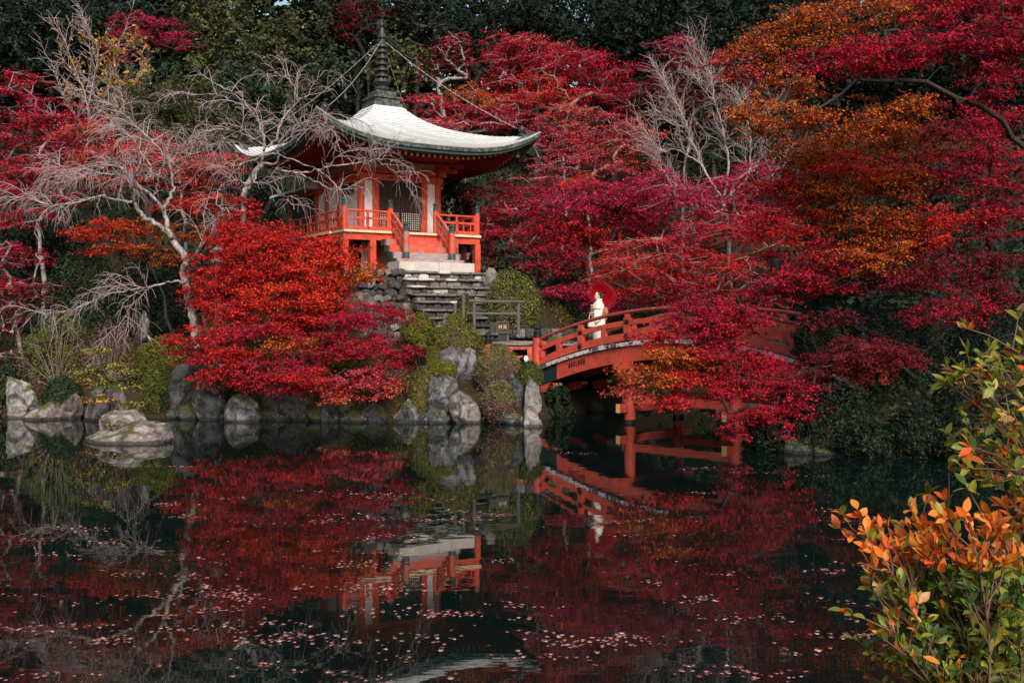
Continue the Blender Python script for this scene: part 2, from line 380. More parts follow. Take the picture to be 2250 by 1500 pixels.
def gz(x, y): return float(ground_h(np.array([x]), np.array([y]))[0])
def axis(a, b, c0, c1, fine, coarse):
    r = list(np.arange(c0, c1, fine)); q = c0; st = fine; left = []
    while q > a: st = min(st * 1.25, coarse); q -= st; left.append(q)
    q = r[-1]; st = fine; right = []
    while q < b: st = min(st * 1.25, coarse); q += st; right.append(q)
    return np.array(left[::-1] + r + right)
gx = axis(-320, 320, -16, 14, .28, 30); gy = axis(-120, 420, 18, 42, .28, 30)
GX, GY = np.meshgrid(gx, gy); GZ = ground_h(GX.ravel(), GY.ravel())
nx, ny = len(gx), len(gy)
ii = (np.arange(ny - 1)[:, None] * nx + np.arange(nx - 1)[None]).ravel()
gm = mesh('ground', np.stack([GX.ravel(), GY.ravel(), GZ], 1), np.stack([ii, ii + 1, ii + nx + 1, ii + nx], 1), True)
M_ground = mat('mossy_earth', (.020, .022, .010), (.036, .026, .016), 1.6, .95, .1, c3=(.055, .030, .022), s3=5.5, bump=.09, bscale=7)
tag(link('ground', gm, M_ground), kind='structure', label='mossy banks and wooded hillside round the pond')

# ------------------------------------------------------------------ water
wm = bpy.data.materials.new('dark_pond_water'); wm.use_nodes = True; t = wm.node_tree; L = t.links.new
wb = t.nodes['Principled BSDF']; wb.inputs['Base Color'].default_value = (.0022, .0066, .0055, 1); wb.inputs['Roughness'].default_value = .012
wb.inputs['IOR'].default_value = 1.42; wb.inputs['Specular IOR Level'].default_value = .5
tc = t.nodes.new('ShaderNodeTexCoord')
mp = t.nodes.new('ShaderNodeMapping'); mp.inputs['Scale'].default_value = (.8, 1.6, 1); L(tc.outputs['Object'], mp.inputs['Vector'])
w1 = t.nodes.new('ShaderNodeTexNoise'); w1.inputs['Scale'].default_value = 1.5; w1.inputs['Detail'].default_value = 3; w1.inputs['Roughness'].default_value = .5; L(mp.outputs[0], w1.inputs['Vector'])
w2 = t.nodes.new('ShaderNodeTexNoise'); w2.inputs['Scale'].default_value = .22; w2.inputs['Detail'].default_value = 2; L(mp.outputs[0], w2.inputs['Vector'])
rm = t.nodes.new('ShaderNodeMapRange'); rm.inputs[1].default_value = .35; rm.inputs[2].default_value = .68; rm.inputs[3].default_value = .25; rm.inputs[4].default_value = 1.0
L(w2.outputs[0], rm.inputs[0]); mu = t.nodes.new('ShaderNodeMath'); mu.operation = 'MULTIPLY'; L(w1.outputs[0], mu.inputs[0]); L(rm.outputs[0], mu.inputs[1])
wbp = t.nodes.new('ShaderNodeBump'); wbp.inputs['Strength'].default_value = 1.0; wbp.inputs['Distance'].default_value = .0023
L(mu.outputs[0], wbp.inputs['Height']); L(wbp.outputs[0], wb.inputs['Normal'])
wp = np.concatenate([POND + (POND - POND.mean(0)) * .06])
wv = np.array([(-60, 2.0, 0), (40, 2.0, 0), (40, 36, 0), (-60, 36, 0)], float)
tag(link('pond_water', mesh('pond_water', wv, [(0, 1, 2, 3)]), wm), kind='structure', label='still dark pond mirroring the red trees')

# ------------------------------------------------------------------ rocks
def ico(sub):
    import bmesh
    bm = bmesh.new(); bmesh.ops.create_icosphere(bm, subdivisions=sub, radius=1.0)
    v = np.array([q.co[:] for q in bm.verts]); f = np.array([[q.index for q in p.verts] for p in bm.faces]); bm.free(); return v, f
ICO = {k: ico(k) for k in (2, 3, 4, 5)}
def rock_geo(seed, sub=4, planes=20, rough=.15, flat=.0):
    r_ = np.random.default_rng(seed); v, f = ICO[sub]
    n = r_.normal(size=(planes, 3)); n /= np.linalg.norm(n, axis=1, keepdims=True); d = r_.uniform(.62, 1.0, planes)
    dot = np.maximum(v @ n.T, 1e-3); r0 = np.minimum(np.min(d[None] / dot, 1), 1.15)
    p = v * r0[:, None]
    p = p * (1 + rough * 2.4 * (fbm(p * 1.7 + seed * 3.1, 4) - .47) + rough * 1.0 * (fbm(p * np.array((4., 4., 7.)) + seed, 3) - .44))[:, None]
    lo, hi = p.min(0), p.max(0); p = (p - (lo + hi) / 2) / ((hi - lo) / 2)
    return p, f
def rock(name, x0, y0, x1, y1, d, m, label, seed, sink=.18, depth=.85, group=None, sub=4, tilt=0.0, cat='rock', planes=20):
    a, b = P(x0, y1, d), P(x1, y0, d); w_, h_ = b[0] - a[0], b[2] - a[2]
    c = (a + b) / 2; p, f = rock_geo(seed, sub, planes)
    p = p * np.array((w_ / 2, w_ / 2 * depth, (h_ + sink * 2) / 2 + .0)); p[:, 2] -= sink
    if tilt:
        R = np.array(((math.cos(tilt), 0, math.sin(tilt)), (0, 1, 0), (-math.sin(tilt), 0, math.cos(tilt)))); p = p @ R.T
    me = mesh(name, p, f, True); o = link(name, me, m, loc=c)
    try: me.set_sharp_from_angle(angle=math.radians(38))
    except Exception: pass
    return tag(o, label, cat, group)
RK = [
 (985, 858, 1057, 930, 27.2, M_rockp, 'pale rounded boulder at the waterline between a pointed grey rock and a clipped bush'),
 (935, 822, 1006, 926, 27.7, M_rockg, 'tall pointed grey rock standing at the waterline beside the pale rounded boulder'),
 (1150, 826, 1191, 906, 26.8, M_rockp, 'upright pale rock below the left end of the bridge'),
 (1108, 824, 1156, 892, 27.2, M_rockg, 'leaning striped grey rock beside the upright pale rock below the bridge end'),
 (1150, 896, 1194, 938, 26.2, M_rockp, 'small pale rock half in the water below the bridge end'),
 (950, 760, 1052, 832, 28.9, M_rockg, 'broad flat-topped boulder streaked with white among clipped bushes on the slope'),
 (865, 875, 922, 928, 27.4, M_rockg, 'square grey shore rock under the tip of the crimson maple'),
 (920, 915, 946, 932, 27.2, M_rockp, 'tiny pale stone lying in the water at the shore'),
 (784, 884, 866, 928, 27.6, M_rockd, 'low mossy dark shore rock below the crimson maple'),
 (958, 700, 1004, 720, 30.0, M_rockk, 'small pinkish stone poking out of the bushes below the steps'),
 (494, 862, 580, 926, 27.7, M_rockg, 'triangular grey rock at the waterline below the red maple'),
 (372, 780, 445, 880, 28.9, M_rockd, 'dark slanting rock slab behind the shore, left of the red maple'),
 (425, 826, 500, 922, 28.2, M_rockd, 'dark jagged shore rock beside the triangular grey rock'),
 (575, 838, 690, 924, 28.2, M_rockd, 'large dark overhanging shore rock in the shade of the red maple'),
 (660, 845, 790, 926, 28.0, M_rockd, 'wide blackish shore rock under the crimson maple'),
 (20, 826, 90, 918, 28.7, M_rockp, 'block-shaped pale rock with a flat top on the far left shore'),
 (55, 878, 140, 920, 28.2, M_rockk, 'low shelf of rock lying along the water at the block-shaped rock'),
 (135, 862, 182, 910, 28.3, M_rockk, 'slanted wedge of pale rock leaning on the shore'),
 (188, 836, 285, 912, 28.0, M_rockk, 'pinkish boulder on the shore behind the low rock islet'),
 (297, 682, 328, 728, 31.5, M_rockg, 'narrow upright stone standing under the bare cherry tree'),
 (640, 655, 702, 706, 30.2, M_rockp, 'pale stone with a moss patch half hidden by the red maple'),
 (745, 640, 836, 712, 30.2, M_rockk, 'pinkish boulder below the terrace seen through the red maple'),
 (1062, 586, 1096, 612, 32.4, M_rockk, 'smooth pinkish boulder at the top right of the stone steps'),
 (1396, 890, 1450, 925, 30.6, M_rockg, 'grey rock on the far bank seen between the bridge piers'),
 (1455, 885, 1512, 925, 30.8, M_rockp, 'pale rock on the far bank beside the grey rock beyond the bridge'),
 (1560, 890, 1600, 928, 30.0, M_rockg, 'upright rock on the far bank behind the outer bridge pier'),
 (1198, 735, 1262, 770, 30.4, M_rockg, 'rough stone beside the path behind the bridge railing'),
 (700, 884, 745, 926, 27.4, M_rockd, 'small dark stone in the water under the crimson maple'),
 (610, 725, 690, 800, 29.2, M_rockd, 'dark boulder in the bank behind the crimson maple stems'),
 (1000, 905, 1010, 930, 27.1, M_rockg, 'thin stone splinter at the foot of the pale boulder'),
]
for i, (x0, y0, x1, y1, d, m, lb) in enumerate(RK):
    if i == 29: continue
    rock('boulder', x0, y0, x1, y1, d, m, lb, 100 + i * 7, sink=.22 if y1 > 880 else .3, sub=4, tilt=(.25 if i in (3, 11, 17) else 0))
# the islet: two blocks of layered rock
M_isl = rock_material('brown_islet_rock', (.060, .048, .044), (.18, .145, .135), (.33, .28, .26), mossamt=.0)
rock('islet_rock', 178, 922, 386, 1004, 23.2, M_isl, 'low layered rock islet lying in the water in front of the left shore', 411, sink=.25, depth=.75, sub=5)
rock('islet_rock', 222, 898, 338, 962, 23.6, M_isl, 'rounded upper block resting on the low layered rock islet', 421, sink=.15, depth=.8, sub=5)
# fill shoreline with smaller stones
fill = []
for i in range(64):
    k = rng.integers(0, 8); a = POND[16 + k]; b = POND[17 + k]; q = a + (b - a) * rng.random()
    fill.append((q[0], q[1] + rng.uniform(-.05, .5), rng.uniform(.16, .42)))
for i in range(34):
    k = rng.integers(0, 11); a = POND[3 + k]; b = POND[4 + k]; q = a + (b - a) * rng.random()
    fill.append((q[0] + rng.uniform(0, .3), q[1] + rng.uniform(0, .3), rng.uniform(.15, .34)))
SH = [rock_geo(900 + k, 3, 14) for k in range(8)]
SHM = []
for k, (p, f) in enumerate(SH):
    for m in (M_rockd, M_rockg):
        me = mesh('shore_stone', p, f, True); me.materials.append(m); SHM.append(me)
for i, (x, y, s) in enumerate(fill):
    me = SHM[rng.integers(0, len(SHM) // 2) * 2 + (int(rng.random() < .4) if x < 1 else 0)]
    o = link('shore_stone', me, None, loc=(x, y, s * .12), rot=(rng.uniform(-.2, .2), rng.uniform(-.2, .2), rng.uniform(0, 6)), scale=(s * rng.uniform(.8, 1.4), s, s * rng.uniform(.6, 1.1)))
    left = x < 1.0
    tag(o, 'small shore stone lying along the waterline of the pavilion bank' if left else 'small shore stone lying along the bank around and beyond the bridge', 'stone',
        'stones along the pavilion shore' if left else 'stones along the bank by the bridge')

# ------------------------------------------------------------------ pavilion
pav = thing('pavilion', LV(0, 0, ZB), 'small vermilion temple hall with curved pale roof and tall bronze spire', 'temple')
def lbox(mb, x0, x1, y0, y1, z0, z1):
    return mb.hexa([LV(x0, y0, z0), LV(x1, y0, z0), LV(x1, y1, z0), LV(x0, y1, z0), LV(x0, y0, z1), LV(x1, y0, z1), LV(x1, y1, z1), LV(x0, y1, z1)])
def pbox(name, m, x0, x1, y0, y1, z0, z1, parent=pav): return lbox(MB(), x0, x1, y0, y1, z0, z1).build(name, m, parent)
ZF, ZT = 5.45, 7.16
# columns
for sx in (-1, 1):
    for sy in (-1, 1):
        shade_auto(MB().lathe(LV(sx * HW, sy * HW, 0), [(.115, ZF), (.115, 7.86)], 16).build('column', M_red, pav))
for x0, x1 in ((-.99, -.78), (.76, .97)): pbox('door_post', M_red, x0, x1, -HW - .07, -HW + .07, ZF + .09, ZT)
for y0 in (.30, ): pbox('wall_post', M_red, -HW - .06, -HW + .08, y0, y0 + .18, ZF + .09, ZT)
# walls: front, left, right, back
for x0, x1 in ((-HW + .1, -.99), (.97, HW - .1)): pbox('wall_panel', M_white, x0, x1, -HW - .02, -HW + .03, ZF + .1, ZT)
for y0, y1 in ((-HW + .1, .30), (.48, HW - .1)): pbox('wall_panel', M_white, -HW - .02, -HW + .03, y0, y1, ZF + .1, ZT)
pbox('wall_panel', M_white, HW - .03, HW + .02, -HW + .1, HW - .1, ZF + .1, ZT); pbox('wall_panel', M_white, -HW + .1, HW - .1, HW - .03, HW + .02, ZF + .1, ZT)
for s in (0, 1):
    y0, y1 = (-HW - .09, -HW + .09) if s == 0 else (HW - .09, HW + .09)
    pbox('sill_beam', M_red, -HW - .13, HW + .13, y0, y1, ZF, ZF + .09); pbox('lintel_beam', M_red, -HW - .16, HW + .16, y0, y1, ZT, ZT + .20); pbox('wall_plate', M_red, -HW - .3, HW + .3, y0 - .004, y1 + .004, 7.40, 7.56)
    pbox('upper_wall', M_white, -HW + .1, HW - .1, y0 + .07, y1 - .07, 7.56, 7.98)
    pbox('sill_beam', M_red, y0 - .002, y1 + .002, -HW + .1, HW - .1, ZF + .002, ZF + .092); pbox('lintel_beam', M_red, y0 - .002, y1 + .002, -HW - .158, HW + .158, ZT + .002, ZT + .198)
    pbox('wall_plate', M_red, y0 - .006, y1 + .006, -HW - .298, HW + .298, 7.404, 7.564); pbox('upper_wall', M_white, y0 + .07, y1 - .07, -HW + .1, HW - .1, 7.562, 7.98)
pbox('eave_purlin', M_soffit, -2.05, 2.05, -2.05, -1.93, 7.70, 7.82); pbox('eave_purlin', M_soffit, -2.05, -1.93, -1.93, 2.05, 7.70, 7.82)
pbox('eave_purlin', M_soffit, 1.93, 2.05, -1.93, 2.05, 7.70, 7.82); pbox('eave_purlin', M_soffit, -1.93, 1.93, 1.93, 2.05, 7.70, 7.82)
# bracket arms at the corner columns
for sx in (-1, 1):
    for sy in (-1, 1):
        for ax in (0, 1):
            x, y = sx * HW, sy * HW
            if ax == 0: pbox('bracket_arm', M_red, min(x, x + sx * .72), max(x, x + sx * .72), y - .055, y + .055, 7.565, 7.70)
            else: pbox('bracket_arm', M_red, x - .056, x + .056, min(y, y + sy * .72), max(y, y + sy * .72), 7.566, 7.698)
# black fittings on the lintel
for x in (-.36, .52): 
    fm = MB()
    for dx in (-.07, 0, .07): lbox(fm, x + dx - .03, x + dx + .03, -HW - .102, -HW - .088, ZT + .07, ZT + .13)
    fm.build('lintel_fitting', M_black, pav)
# front lattice doors
def lattice(name, m, x0, x1, z0, z1, y, nx_, nz_, parent, axis_x=True, bw=.022):
    mb = MB()
    def bx(a0, a1, z0_, z1_, t0, t1):
        if axis_x: lbox(mb, a0, a1, y + t0, y + t1, z0_, z1_)
        else: lbox(mb, y + t0, y + t1, a0, a1, z0_, z1_)
    for i in range(nx_ + 1):
        a = x0 + (x1 - x0) * i / nx_; b_ = bw * (1.7 if i in (0, nx_) else 1); bx(a - b_ / 2, a + b_ / 2, z0, z1, -.014, .014)
    for i in range(nz_ + 1):
        a = z0 + (z1 - z0) * i / nz_; b_ = bw * (1.7 if i in (0, nz_) else 1); bx(x0, x1, a - b_ / 2, a + b_ / 2, -.0105, .0105)
    return mb.build(name, m, parent)
for x0, x1 in ((-.77, -.01), (.01, .75)):
    dr = pbox('lattice_door', M_lat, x0, x1, -HW + .012, -HW + .03, ZF + .1, ZT - .01)
    lattice('lattice_bars', M_lat, x0 + .03, x1 - .03, ZF + .14, ZT - .04, -HW - .018, 9, 21, dr)
    pbox('paper_panel', M_paper, x0 + .04, x1 - .04, -HW + .002, -HW + .010, ZF + .15, ZF + .70, dr)
# left bay: dark framed board high on the wall
bd = pbox('hanging_board', M_girdark, -HW - .052, -HW - .025, -.95, .02, 6.74, 7.13)
fm = MB()
for a in ((-.99, -.95, 6.70, 7.155), (.02, .06, 6.70, 7.155), (-.95, .02, 6.70, 6.74), (-.95, .02, 7.13, 7.155)): lbox(fm, -HW - .06, -HW - .024, *a)
fm.build('board_frame', M_gold, bd)
# rear wing on the left
for y0 in (2.30, 4.95): pbox('wing_post', M_red, -HW - .10, -HW + .10, y0 - .1, y0 + .1, 4.5, 7.02)
pbox('wing_wall', M_white, -HW - .015, -HW + .02, HW + .1, 2.2, ZF + .1, 7.02)
pbox('wing_beam', M_red, -HW - .16, -HW + .16, HW + .2, 5.4, 7.02, 7.16); pbox('wing_sill', M_red, -HW - .12, -HW + .12, HW + .1, 5.1, ZF, ZF + .1)
lp = pbox('wing_shutter', M_latg, -HW - .01, -HW + .012, 2.4, 4.85, ZF + .1, 7.02)
lattice('lattice_bars', M_latg, 2.43, 4.82, ZF + .12, 7.0, -HW - .03, 9, 9, lp, axis_x=False, bw=.15)
pw = MB()
for i in range(9):
    for j in range(9):
        a = 2.43 + 2.39 * (i + .5) / 9; c = ZF + .12 + 1.43 * (j + .5) / 9; lbox(pw, -HW - .022, -HW - .012, a - .06, a + .06, c - .035, c + .035)
pw.build('paper_squares', M_paper, lp)
pbox('wing_back', M_white, HW - .2, HW, HW + .1, 5.0, 4.5, 7.02)
wr = MB(); wr.hexa([LV(-HW - .6, HW + .5, 7.17), LV(HW + .5, HW + .5, 7.17), LV(HW + .5, 5.7, 7.17), LV(-HW - .6, 5.7, 7.17), LV(-HW - .55, HW + .55, 7.27), LV(-.1, HW + .55, 7.95), LV(.1, 5.6, 7.95), LV(-HW - .55, 5.65, 7.27)]).build('wing_roof', M_roof, pav)
# veranda
VP = 1.05; E = HW + VP
n = 14
for i in range(n):
    a = -E + 2 * E * i / n; b = -E + 2 * E * (i + 1) / n
    pbox('veranda_board', M_cream, a + .004, b - .004, -E - .06 + rng.uniform(-.01, .01), -HW - .1, ZF - .085, ZF - .012)
for i in range(10):
    a = -HW - .1 + (E + HW + .1 - .0) * i / 10; b = -HW - .1 + (E + HW + .1) * (i + 1) / 10
    pbox('veranda_board', M_cream, -E - .06, -HW - .1, a + .004, b - .004, ZF - .087, ZF - .014); pbox('veranda_board', M_cream, HW + .1, E + .06, a + .004, b - .004, ZF - .087, ZF - .014)
pbox('veranda_beam', M_red, -E + .02, E - .02, -E + .02, -E + .16, ZF - .31, ZF - .09)
for sx in (-1, 1): pbox('veranda_beam', M_red, min(sx * (E - .02), sx * (E - .16)), max(sx * (E - .02), sx * (E - .16)), -E + .16, E, ZF - .308, ZF - .092)
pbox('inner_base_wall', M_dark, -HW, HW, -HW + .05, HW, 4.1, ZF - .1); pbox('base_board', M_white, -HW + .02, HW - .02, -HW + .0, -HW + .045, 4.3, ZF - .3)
for x in (-E + .09, -1.42, 1.5, E - .09):
    pbox('veranda_post', M_red, x - .1, x + .1, -E + .02 - .004, -E + .2, 4.02, ZF - .312)
for x in (-E + .09, E - .09):
    for y in (-HW, 0.2, HW + .3): pbox('veranda_post', M_red, x - .085, x + .085, y - .09, y + .09, 3.95, ZF - .31)
for x in (-.9, 0.9): pbox('veranda_post', M_red, x - .08, x + .08, -HW - .3, -HW - .12, 4.05, ZF - .09)
CAP = [(.075, 0), (.078, .05), (.066, .06), (.072, .07), (.074, .12), (.05, .135), (.046, .15), (.082, .17), (.085, .195), (.06, .225), (.018, .25), (.008, .27)]
def giboshi(name, c, parent, s=1.0, m=M_teal):
    return shade_auto(MB().lathe(c, [(r * s, z * s) for r, z in CAP], 14).build(name, m, parent))
def newel(x, y, z0, z1, r=.085, m=M_red, cs=1.12):
    p = shade_auto(MB().lathe(LV(x, y, 0), [(r, z0), (r, z1)], 14).build('railing_post', m, pav))
    giboshi('post_cap', LV(x, y, z1), p, cs); return p
def railing(p0, p1, nmid):
    """veranda railing between two posts"""
    (x0, y0), (x1, y1) = p0, p1; a, b = LV(x0, y0, 0), LV(x1, y1, 0)
    for zz, r in ((.60, .034), ): MB().tube([a + (0, 0, ZF + zz), b + (0, 0, ZF + zz)], r, 8).build('top_rail', M_red, pav)
    sd_ = np.cross(b - a, (0, 0, 1))
    for zz, hh in ((.37, .035), (.06, .05)): MB().sweep([a + (0, 0, ZF + zz), b + (0, 0, ZF + zz)], [(-.035, -hh), (.035, -hh), (.035, hh), (-.035, hh)], sd_).build('rail', M_red, pav)
    for i in range(nmid + 1):
        t_ = min(max(i / nmid, .06), .94); c = a + (b - a) * t_
        MB().lathe(c, [(.045, ZF + .40), (.045, ZF + .48), (.03, ZF + .50), (.05, ZF + .52), (.05, ZF + .555), (.03, ZF + .575)], 8).build('rail_strut', M_red, pav)
        MB().box(c + (0, 0, ZF + .225), (.075, .075, .22), RL).build('rail_strut', M_red, pav)
        if 0 < i < nmid or nmid == 1:
            nn = sd_ / np.linalg.norm(sd_)
            for zz in (.37, .06): MB().lathe(c + nn * .037 + (0, 0, ZF + zz), [(.03, 0), (.022, .012)], 8, np.stack([np.cross(nn, (0, 0, 1)), (0, 0, 1), nn], 1)).build('rail_stud', M_black, pav)
        if i < nmid:
            for q in (.33, .67):
                c2 = a + (b - a) * (t_ + (1 / nmid) * q); MB().box(c2 + (0, 0, ZF + .225), (.03, .03, .22), RL).build('baluster', M_red, pav)
RX = E - .08; SX = .80
for x in (-RX, -SX, SX, RX): newel(x, -RX, ZF - .01, ZF + .70)
newel(-RX, RX, ZF - .01, ZF + .7); newel(RX, RX, ZF - .01, ZF + .7)
railing((-RX, -RX), (-SX, -RX), 2); railing((SX, -RX), (RX, -RX), 2); railing((-RX, RX), (-RX, -RX), 5); railing((RX, -RX), (RX, RX), 5)
# wooden steps and their hand rails
SM = [M_redw, M_redw, M_oldwood, M_oldwood]
for i in range(4):
    zt = ZF - .09 - .20 - .21 * i; y1 = -E - .05 - .26 * i; ww = 1.16
    pbox('wooden_step', SM[i], -ww, ww, y1 - .30, y1 + (.0 if i else .1), zt - .19, zt)
    for sx in (-1, 1): pbox('step_end_cap', M_teal, sx * ww - .012 if sx > 0 else -ww - .05, sx * ww + .05 if sx > 0 else -ww + .012, y1 - .303, y1 - .02, zt - .192, zt + .003)
NY = -E - 1.02; NZ = ZF - .05 - .2 - .63 - .06
for sx in (-1, 1):
    p = newel(sx * SX, NY, NZ - .05, NZ + .86, .095, M_redw, 1.2)
    shade_auto(MB().lathe(LV(sx * SX, NY, 0), [(.108, NZ - .06), (.108, NZ + .22)], 14).build('post_shoe', M_teal, p))
    for top, bot, hh in ((.60, .72, .034), (.38, .50, .03), (.10, .24, .035)):
        pts = []
        for k in range(9):
            q = k / 8; y = -RX + (NY + RX) * q; z = (ZF + top) * (1 - q) + (NZ + bot) * q + .10 * math.sin(PI * q) * (1 - q * .4); pts.append(LV(sx * SX, y, z))
        MB().sweep(pts, [(-.035, -hh), (.035, -hh), (.035, hh), (-.035, hh)], (CT, ST, 0)).build('stair_rail', M_redw, pav)
    for k in (2, 4, 6):
        q = k / 8; y = -RX + (NY + RX) * q; zt = (ZF + .60) * (1 - q) + (NZ + .72) * q + .10 * math.sin(PI * q) * (1 - q * .4); zb = (ZF + .1) * (1 - q) + (NZ + .24) * q
        MB().box(LV(sx * SX, y, (zt + zb) / 2), (.06, .06, zt - zb), RL).build('rail_strut', M_redw, pav)
pbox('stone_slab', M_slab, -1.28, .05, -E - 1.55, -E - .75, ZB, 4.42); pbox('stone_slab', M_slab, .06, 1.30, -E - 1.56, -E - .75, ZB - .002, 4.418)

# ---- roof
Hs = np.array((.5, 1, 1.5, 2, 2.5, 3, 3.5, 3.85)); ZM = np.array((9.80, 9.27, 8.92, 8.65, 8.44, 8.26, 8.12, 8.03)); LF = np.array((0, .06, .13, .20, .29, .40, .55, .75))
def zmid(h): return np.interp(h, Hs, ZM) if False else np.polyval(PM, h)
PM = np.polyfit(Hs, ZM, 5); PLF = np.polyfit(Hs, LF, 5)
def roofz(h, s): return np.polyval(PM, h) + np.maximum(np.polyval(PLF, h), 0) * np.abs(s / h) ** 3.2
def side_pt(k, h, s, z):
    """face k: 0 front, 1 right, 2 back, 3 left; s along the face"""
    x, y = [(s, -h), (h, s), (-s, h), (-h, -s)][k]
    return LV(x, y, z)
EH = 3.85; NC = 27; NS = 22
M_redge = mat('dark_shingle_edge', (.24, .24, .24), (.34, .34, .34), 12, .9, .1)
hs = .5 + (EH - .5) * (np.arange(NC + 1) / NC)
for c in range(NC):
    h0, h1 = hs[c], hs[c + 1]; mb = MB()
    for k in range(4):
        V = []
        for j in range(NS + 1):
            q = -1 + 2 * j / NS
            jit = .006 * math.sin(j * 5.3 + c * 7.1 + k)
            # corner draws out a little beyond the square
            o1 = 1 + .004 * abs(q) ** 6 * (h1 / EH)
            V += [side_pt(k, h0, q * h0, roofz(h0, q * h0) + .004), side_pt(k, h1 * o1, q * h1 * o1, roofz(h1, q * h1) + .024 + jit), side_pt(k, h1 * o1, q * h1 * o1, roofz(h1, q * h1) - .012)]
        fs = []
        for j in range(NS): a = j * 3; fs += [(a + 1, a + 4, a + 3, a), (a + 2, a + 5, a + 4, a + 1)]
        mb.add(V, fs)
    sc_ = mb.build('shingle_course', M_roof, pav); sc_.data.materials.append(M_redge); sc_.data.polygons.foreach_set('material_index', np.tile([0, 1], len(sc_.data.polygons) // 2).astype(np.int32))
def eave_band(name, m, h_out, h_in, dz0, dz1):
    for k in range(4):
        V = []
        for j in range(NS * 2 + 1):
            q = -1 + j / NS; z = float(roofz(EH, q * EH)); o1 = 1 + .004 * abs(q) ** 6
            V += [side_pt(k, h_out * o1, q * h_out * o1, z + dz0), side_pt(k, h_out * o1, q * h_out * o1, z + dz1), side_pt(k, h_in, q * h_in, z + dz1), side_pt(k, h_in, q * h_in, z + dz0)]
        fs = [(j * 4 + i, j * 4 + (i + 1) % 4, (j + 1) * 4 + (i + 1) % 4, (j + 1) * 4 + i) for j in range(NS * 2) for i in range(4)]
        MB().add(V, fs).build(name, m, pav)
eave_band('eave_edge', M_eave, EH - .01, EH - .3, -.012, -.13)
eave_band('eave_board', M_eaveg, EH - .07, EH - .3, -.13, -.225)
# soffit
def soff(h, s):
    q = s / max(h, .01); t_ = (h - HW) / (EH - .3 - HW)
    return 7.93 * (1 - t_) + (float(roofz(EH, q * EH)) - .24) * t_
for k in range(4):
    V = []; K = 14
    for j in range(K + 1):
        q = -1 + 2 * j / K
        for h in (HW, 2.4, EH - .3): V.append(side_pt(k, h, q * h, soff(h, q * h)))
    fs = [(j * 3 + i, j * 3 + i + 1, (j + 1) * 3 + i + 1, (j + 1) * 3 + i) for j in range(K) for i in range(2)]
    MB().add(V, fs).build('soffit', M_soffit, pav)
# rafters with cream painted ends
for k in range(4):
    for i in range(33):
        s = -3.2 + .2 * i; h0 = max(HW + .02, abs(s) * 1.0 + .02); h1 = EH - .42
        if h1 - h0 < .1: continue
        al = {0: (CT, ST, 0), 1: (-ST, CT, 0), 2: (CT, ST, 0), 3: (-ST, CT, 0)}[k]
        pts = [side_pt(k, h, s, soff(h, s) - .05) for h in (h0, (h0 + h1) / 2, h1)]
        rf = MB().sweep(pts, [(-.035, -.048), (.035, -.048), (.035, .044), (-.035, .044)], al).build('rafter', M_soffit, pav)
        pe = [side_pt(k, h, s, soff(h, s) - .05) for h in (h1 + .001, h1 + .012)]
        MB().sweep(pe, [(-.034, -.047), (.034, -.047), (.034, .043), (-.034, .043)], al).build('rafter_end', M_cream, rf)
for k, (sx, sy) in enumerate(((-1, -1), (1, -1), (1, 1), (-1, 1))):
    pts = [LV(sx * h, sy * h, soff(h, h) - .07) for h in (HW, 2.2, 3.0, EH - .22)]
    hr = MB().sweep(pts, [(-.07, -.08), (.07, -.08), (.07, .06), (-.07, .06)]).build('hip_rafter', M_red, pav)
    h = 3.42; c = LV(sx * h, sy * h, float(roofz(h, h)) + .02)
    shade_auto(MB().lathe(c, [(.13, 0), (.13, .04), (.05, .07), (.06, .1), (.12, .16), (.13, .22), (.09, .29), (.03, .33), (.01, .36)], 12).build('hip_jewel', M_bronze, pav))
    c = LV(sx * 3.3, sy * 3.3, soff(3.3, 3.3) - .50)
    wbm = shade_auto(MB().lathe(c, [(.11, 0), (.10, .03), (.085, .16), (.05, .22), (.012, .24), (.012, .36)], 10).build('wind_bell', M_teal, pav))
# spire
bz = 9.80
def sq(name, h, z0, z1, m=M_bronze): return pbox(name, m, -h, h, -h, h, z0, z1)
sq('spire_base', .52, bz - .12, bz + .10, M_eave); sq('spire_base', .44, bz + .10, bz + .27, M_eave); sq('spire_base', .50, bz + .27, bz + .33, M_eave); sq('spire_base', .36, bz + .33, bz + .52, M_eave)
CC = LV(0, 0, 0)
def sp(name, prof, k=16): return shade_auto(MB().lathe(CC, [(r, bz + z) for r, z in prof], k).build(name, M_bronze, pav))
sp('spire_bowl', [(.20, .52), (.24, .55), (.26, .62), (.22, .70), (.15, .74)])
pl = MB()
for j in range(12):
    a = 2 * PI * j / 12; u = np.array((math.cos(a), math.sin(a), 0)); v_ = np.array((-math.sin(a), math.cos(a), 0)); c = CC + (0, 0, bz)
    for z0, z1, r0, r1, w0, w1 in ((.72, .86, .14, .27, .05, .09), (.86, .98, .27, .25, .09, .01)):
        pl.hexa([c + u * r0 - v_ * w0 + (0, 0, z0), c + u * r0 + v_ * w0 + (0, 0, z0), c + u * (r0 - .03) + v_ * w0 + (0, 0, z0), c + u * (r0 - .03) - v_ * w0 + (0, 0, z0),
                 c + u * r1 - v_ * w1 + (0, 0, z1), c + u * r1 + v_ * w1 + (0, 0, z1), c + u * (r1 - .03) + v_ * w1 + (0, 0, z1), c + u * (r1 - .03) - v_ * w1 + (0, 0, z1)])
pl.build('spire_petals', M_bronze, pav)
sp('spire_shaft', [(.13, .74), (.12, 1.0), (.10, 2.3), (.05, 2.75)], 12)
for j in range(5):
    z = 1.02 + .205 * j; r = .245 - .012 * j; sp('spire_ring', [(r - .05, z), (r, z + .02), (r, z + .085), (r - .05, z + .105)])
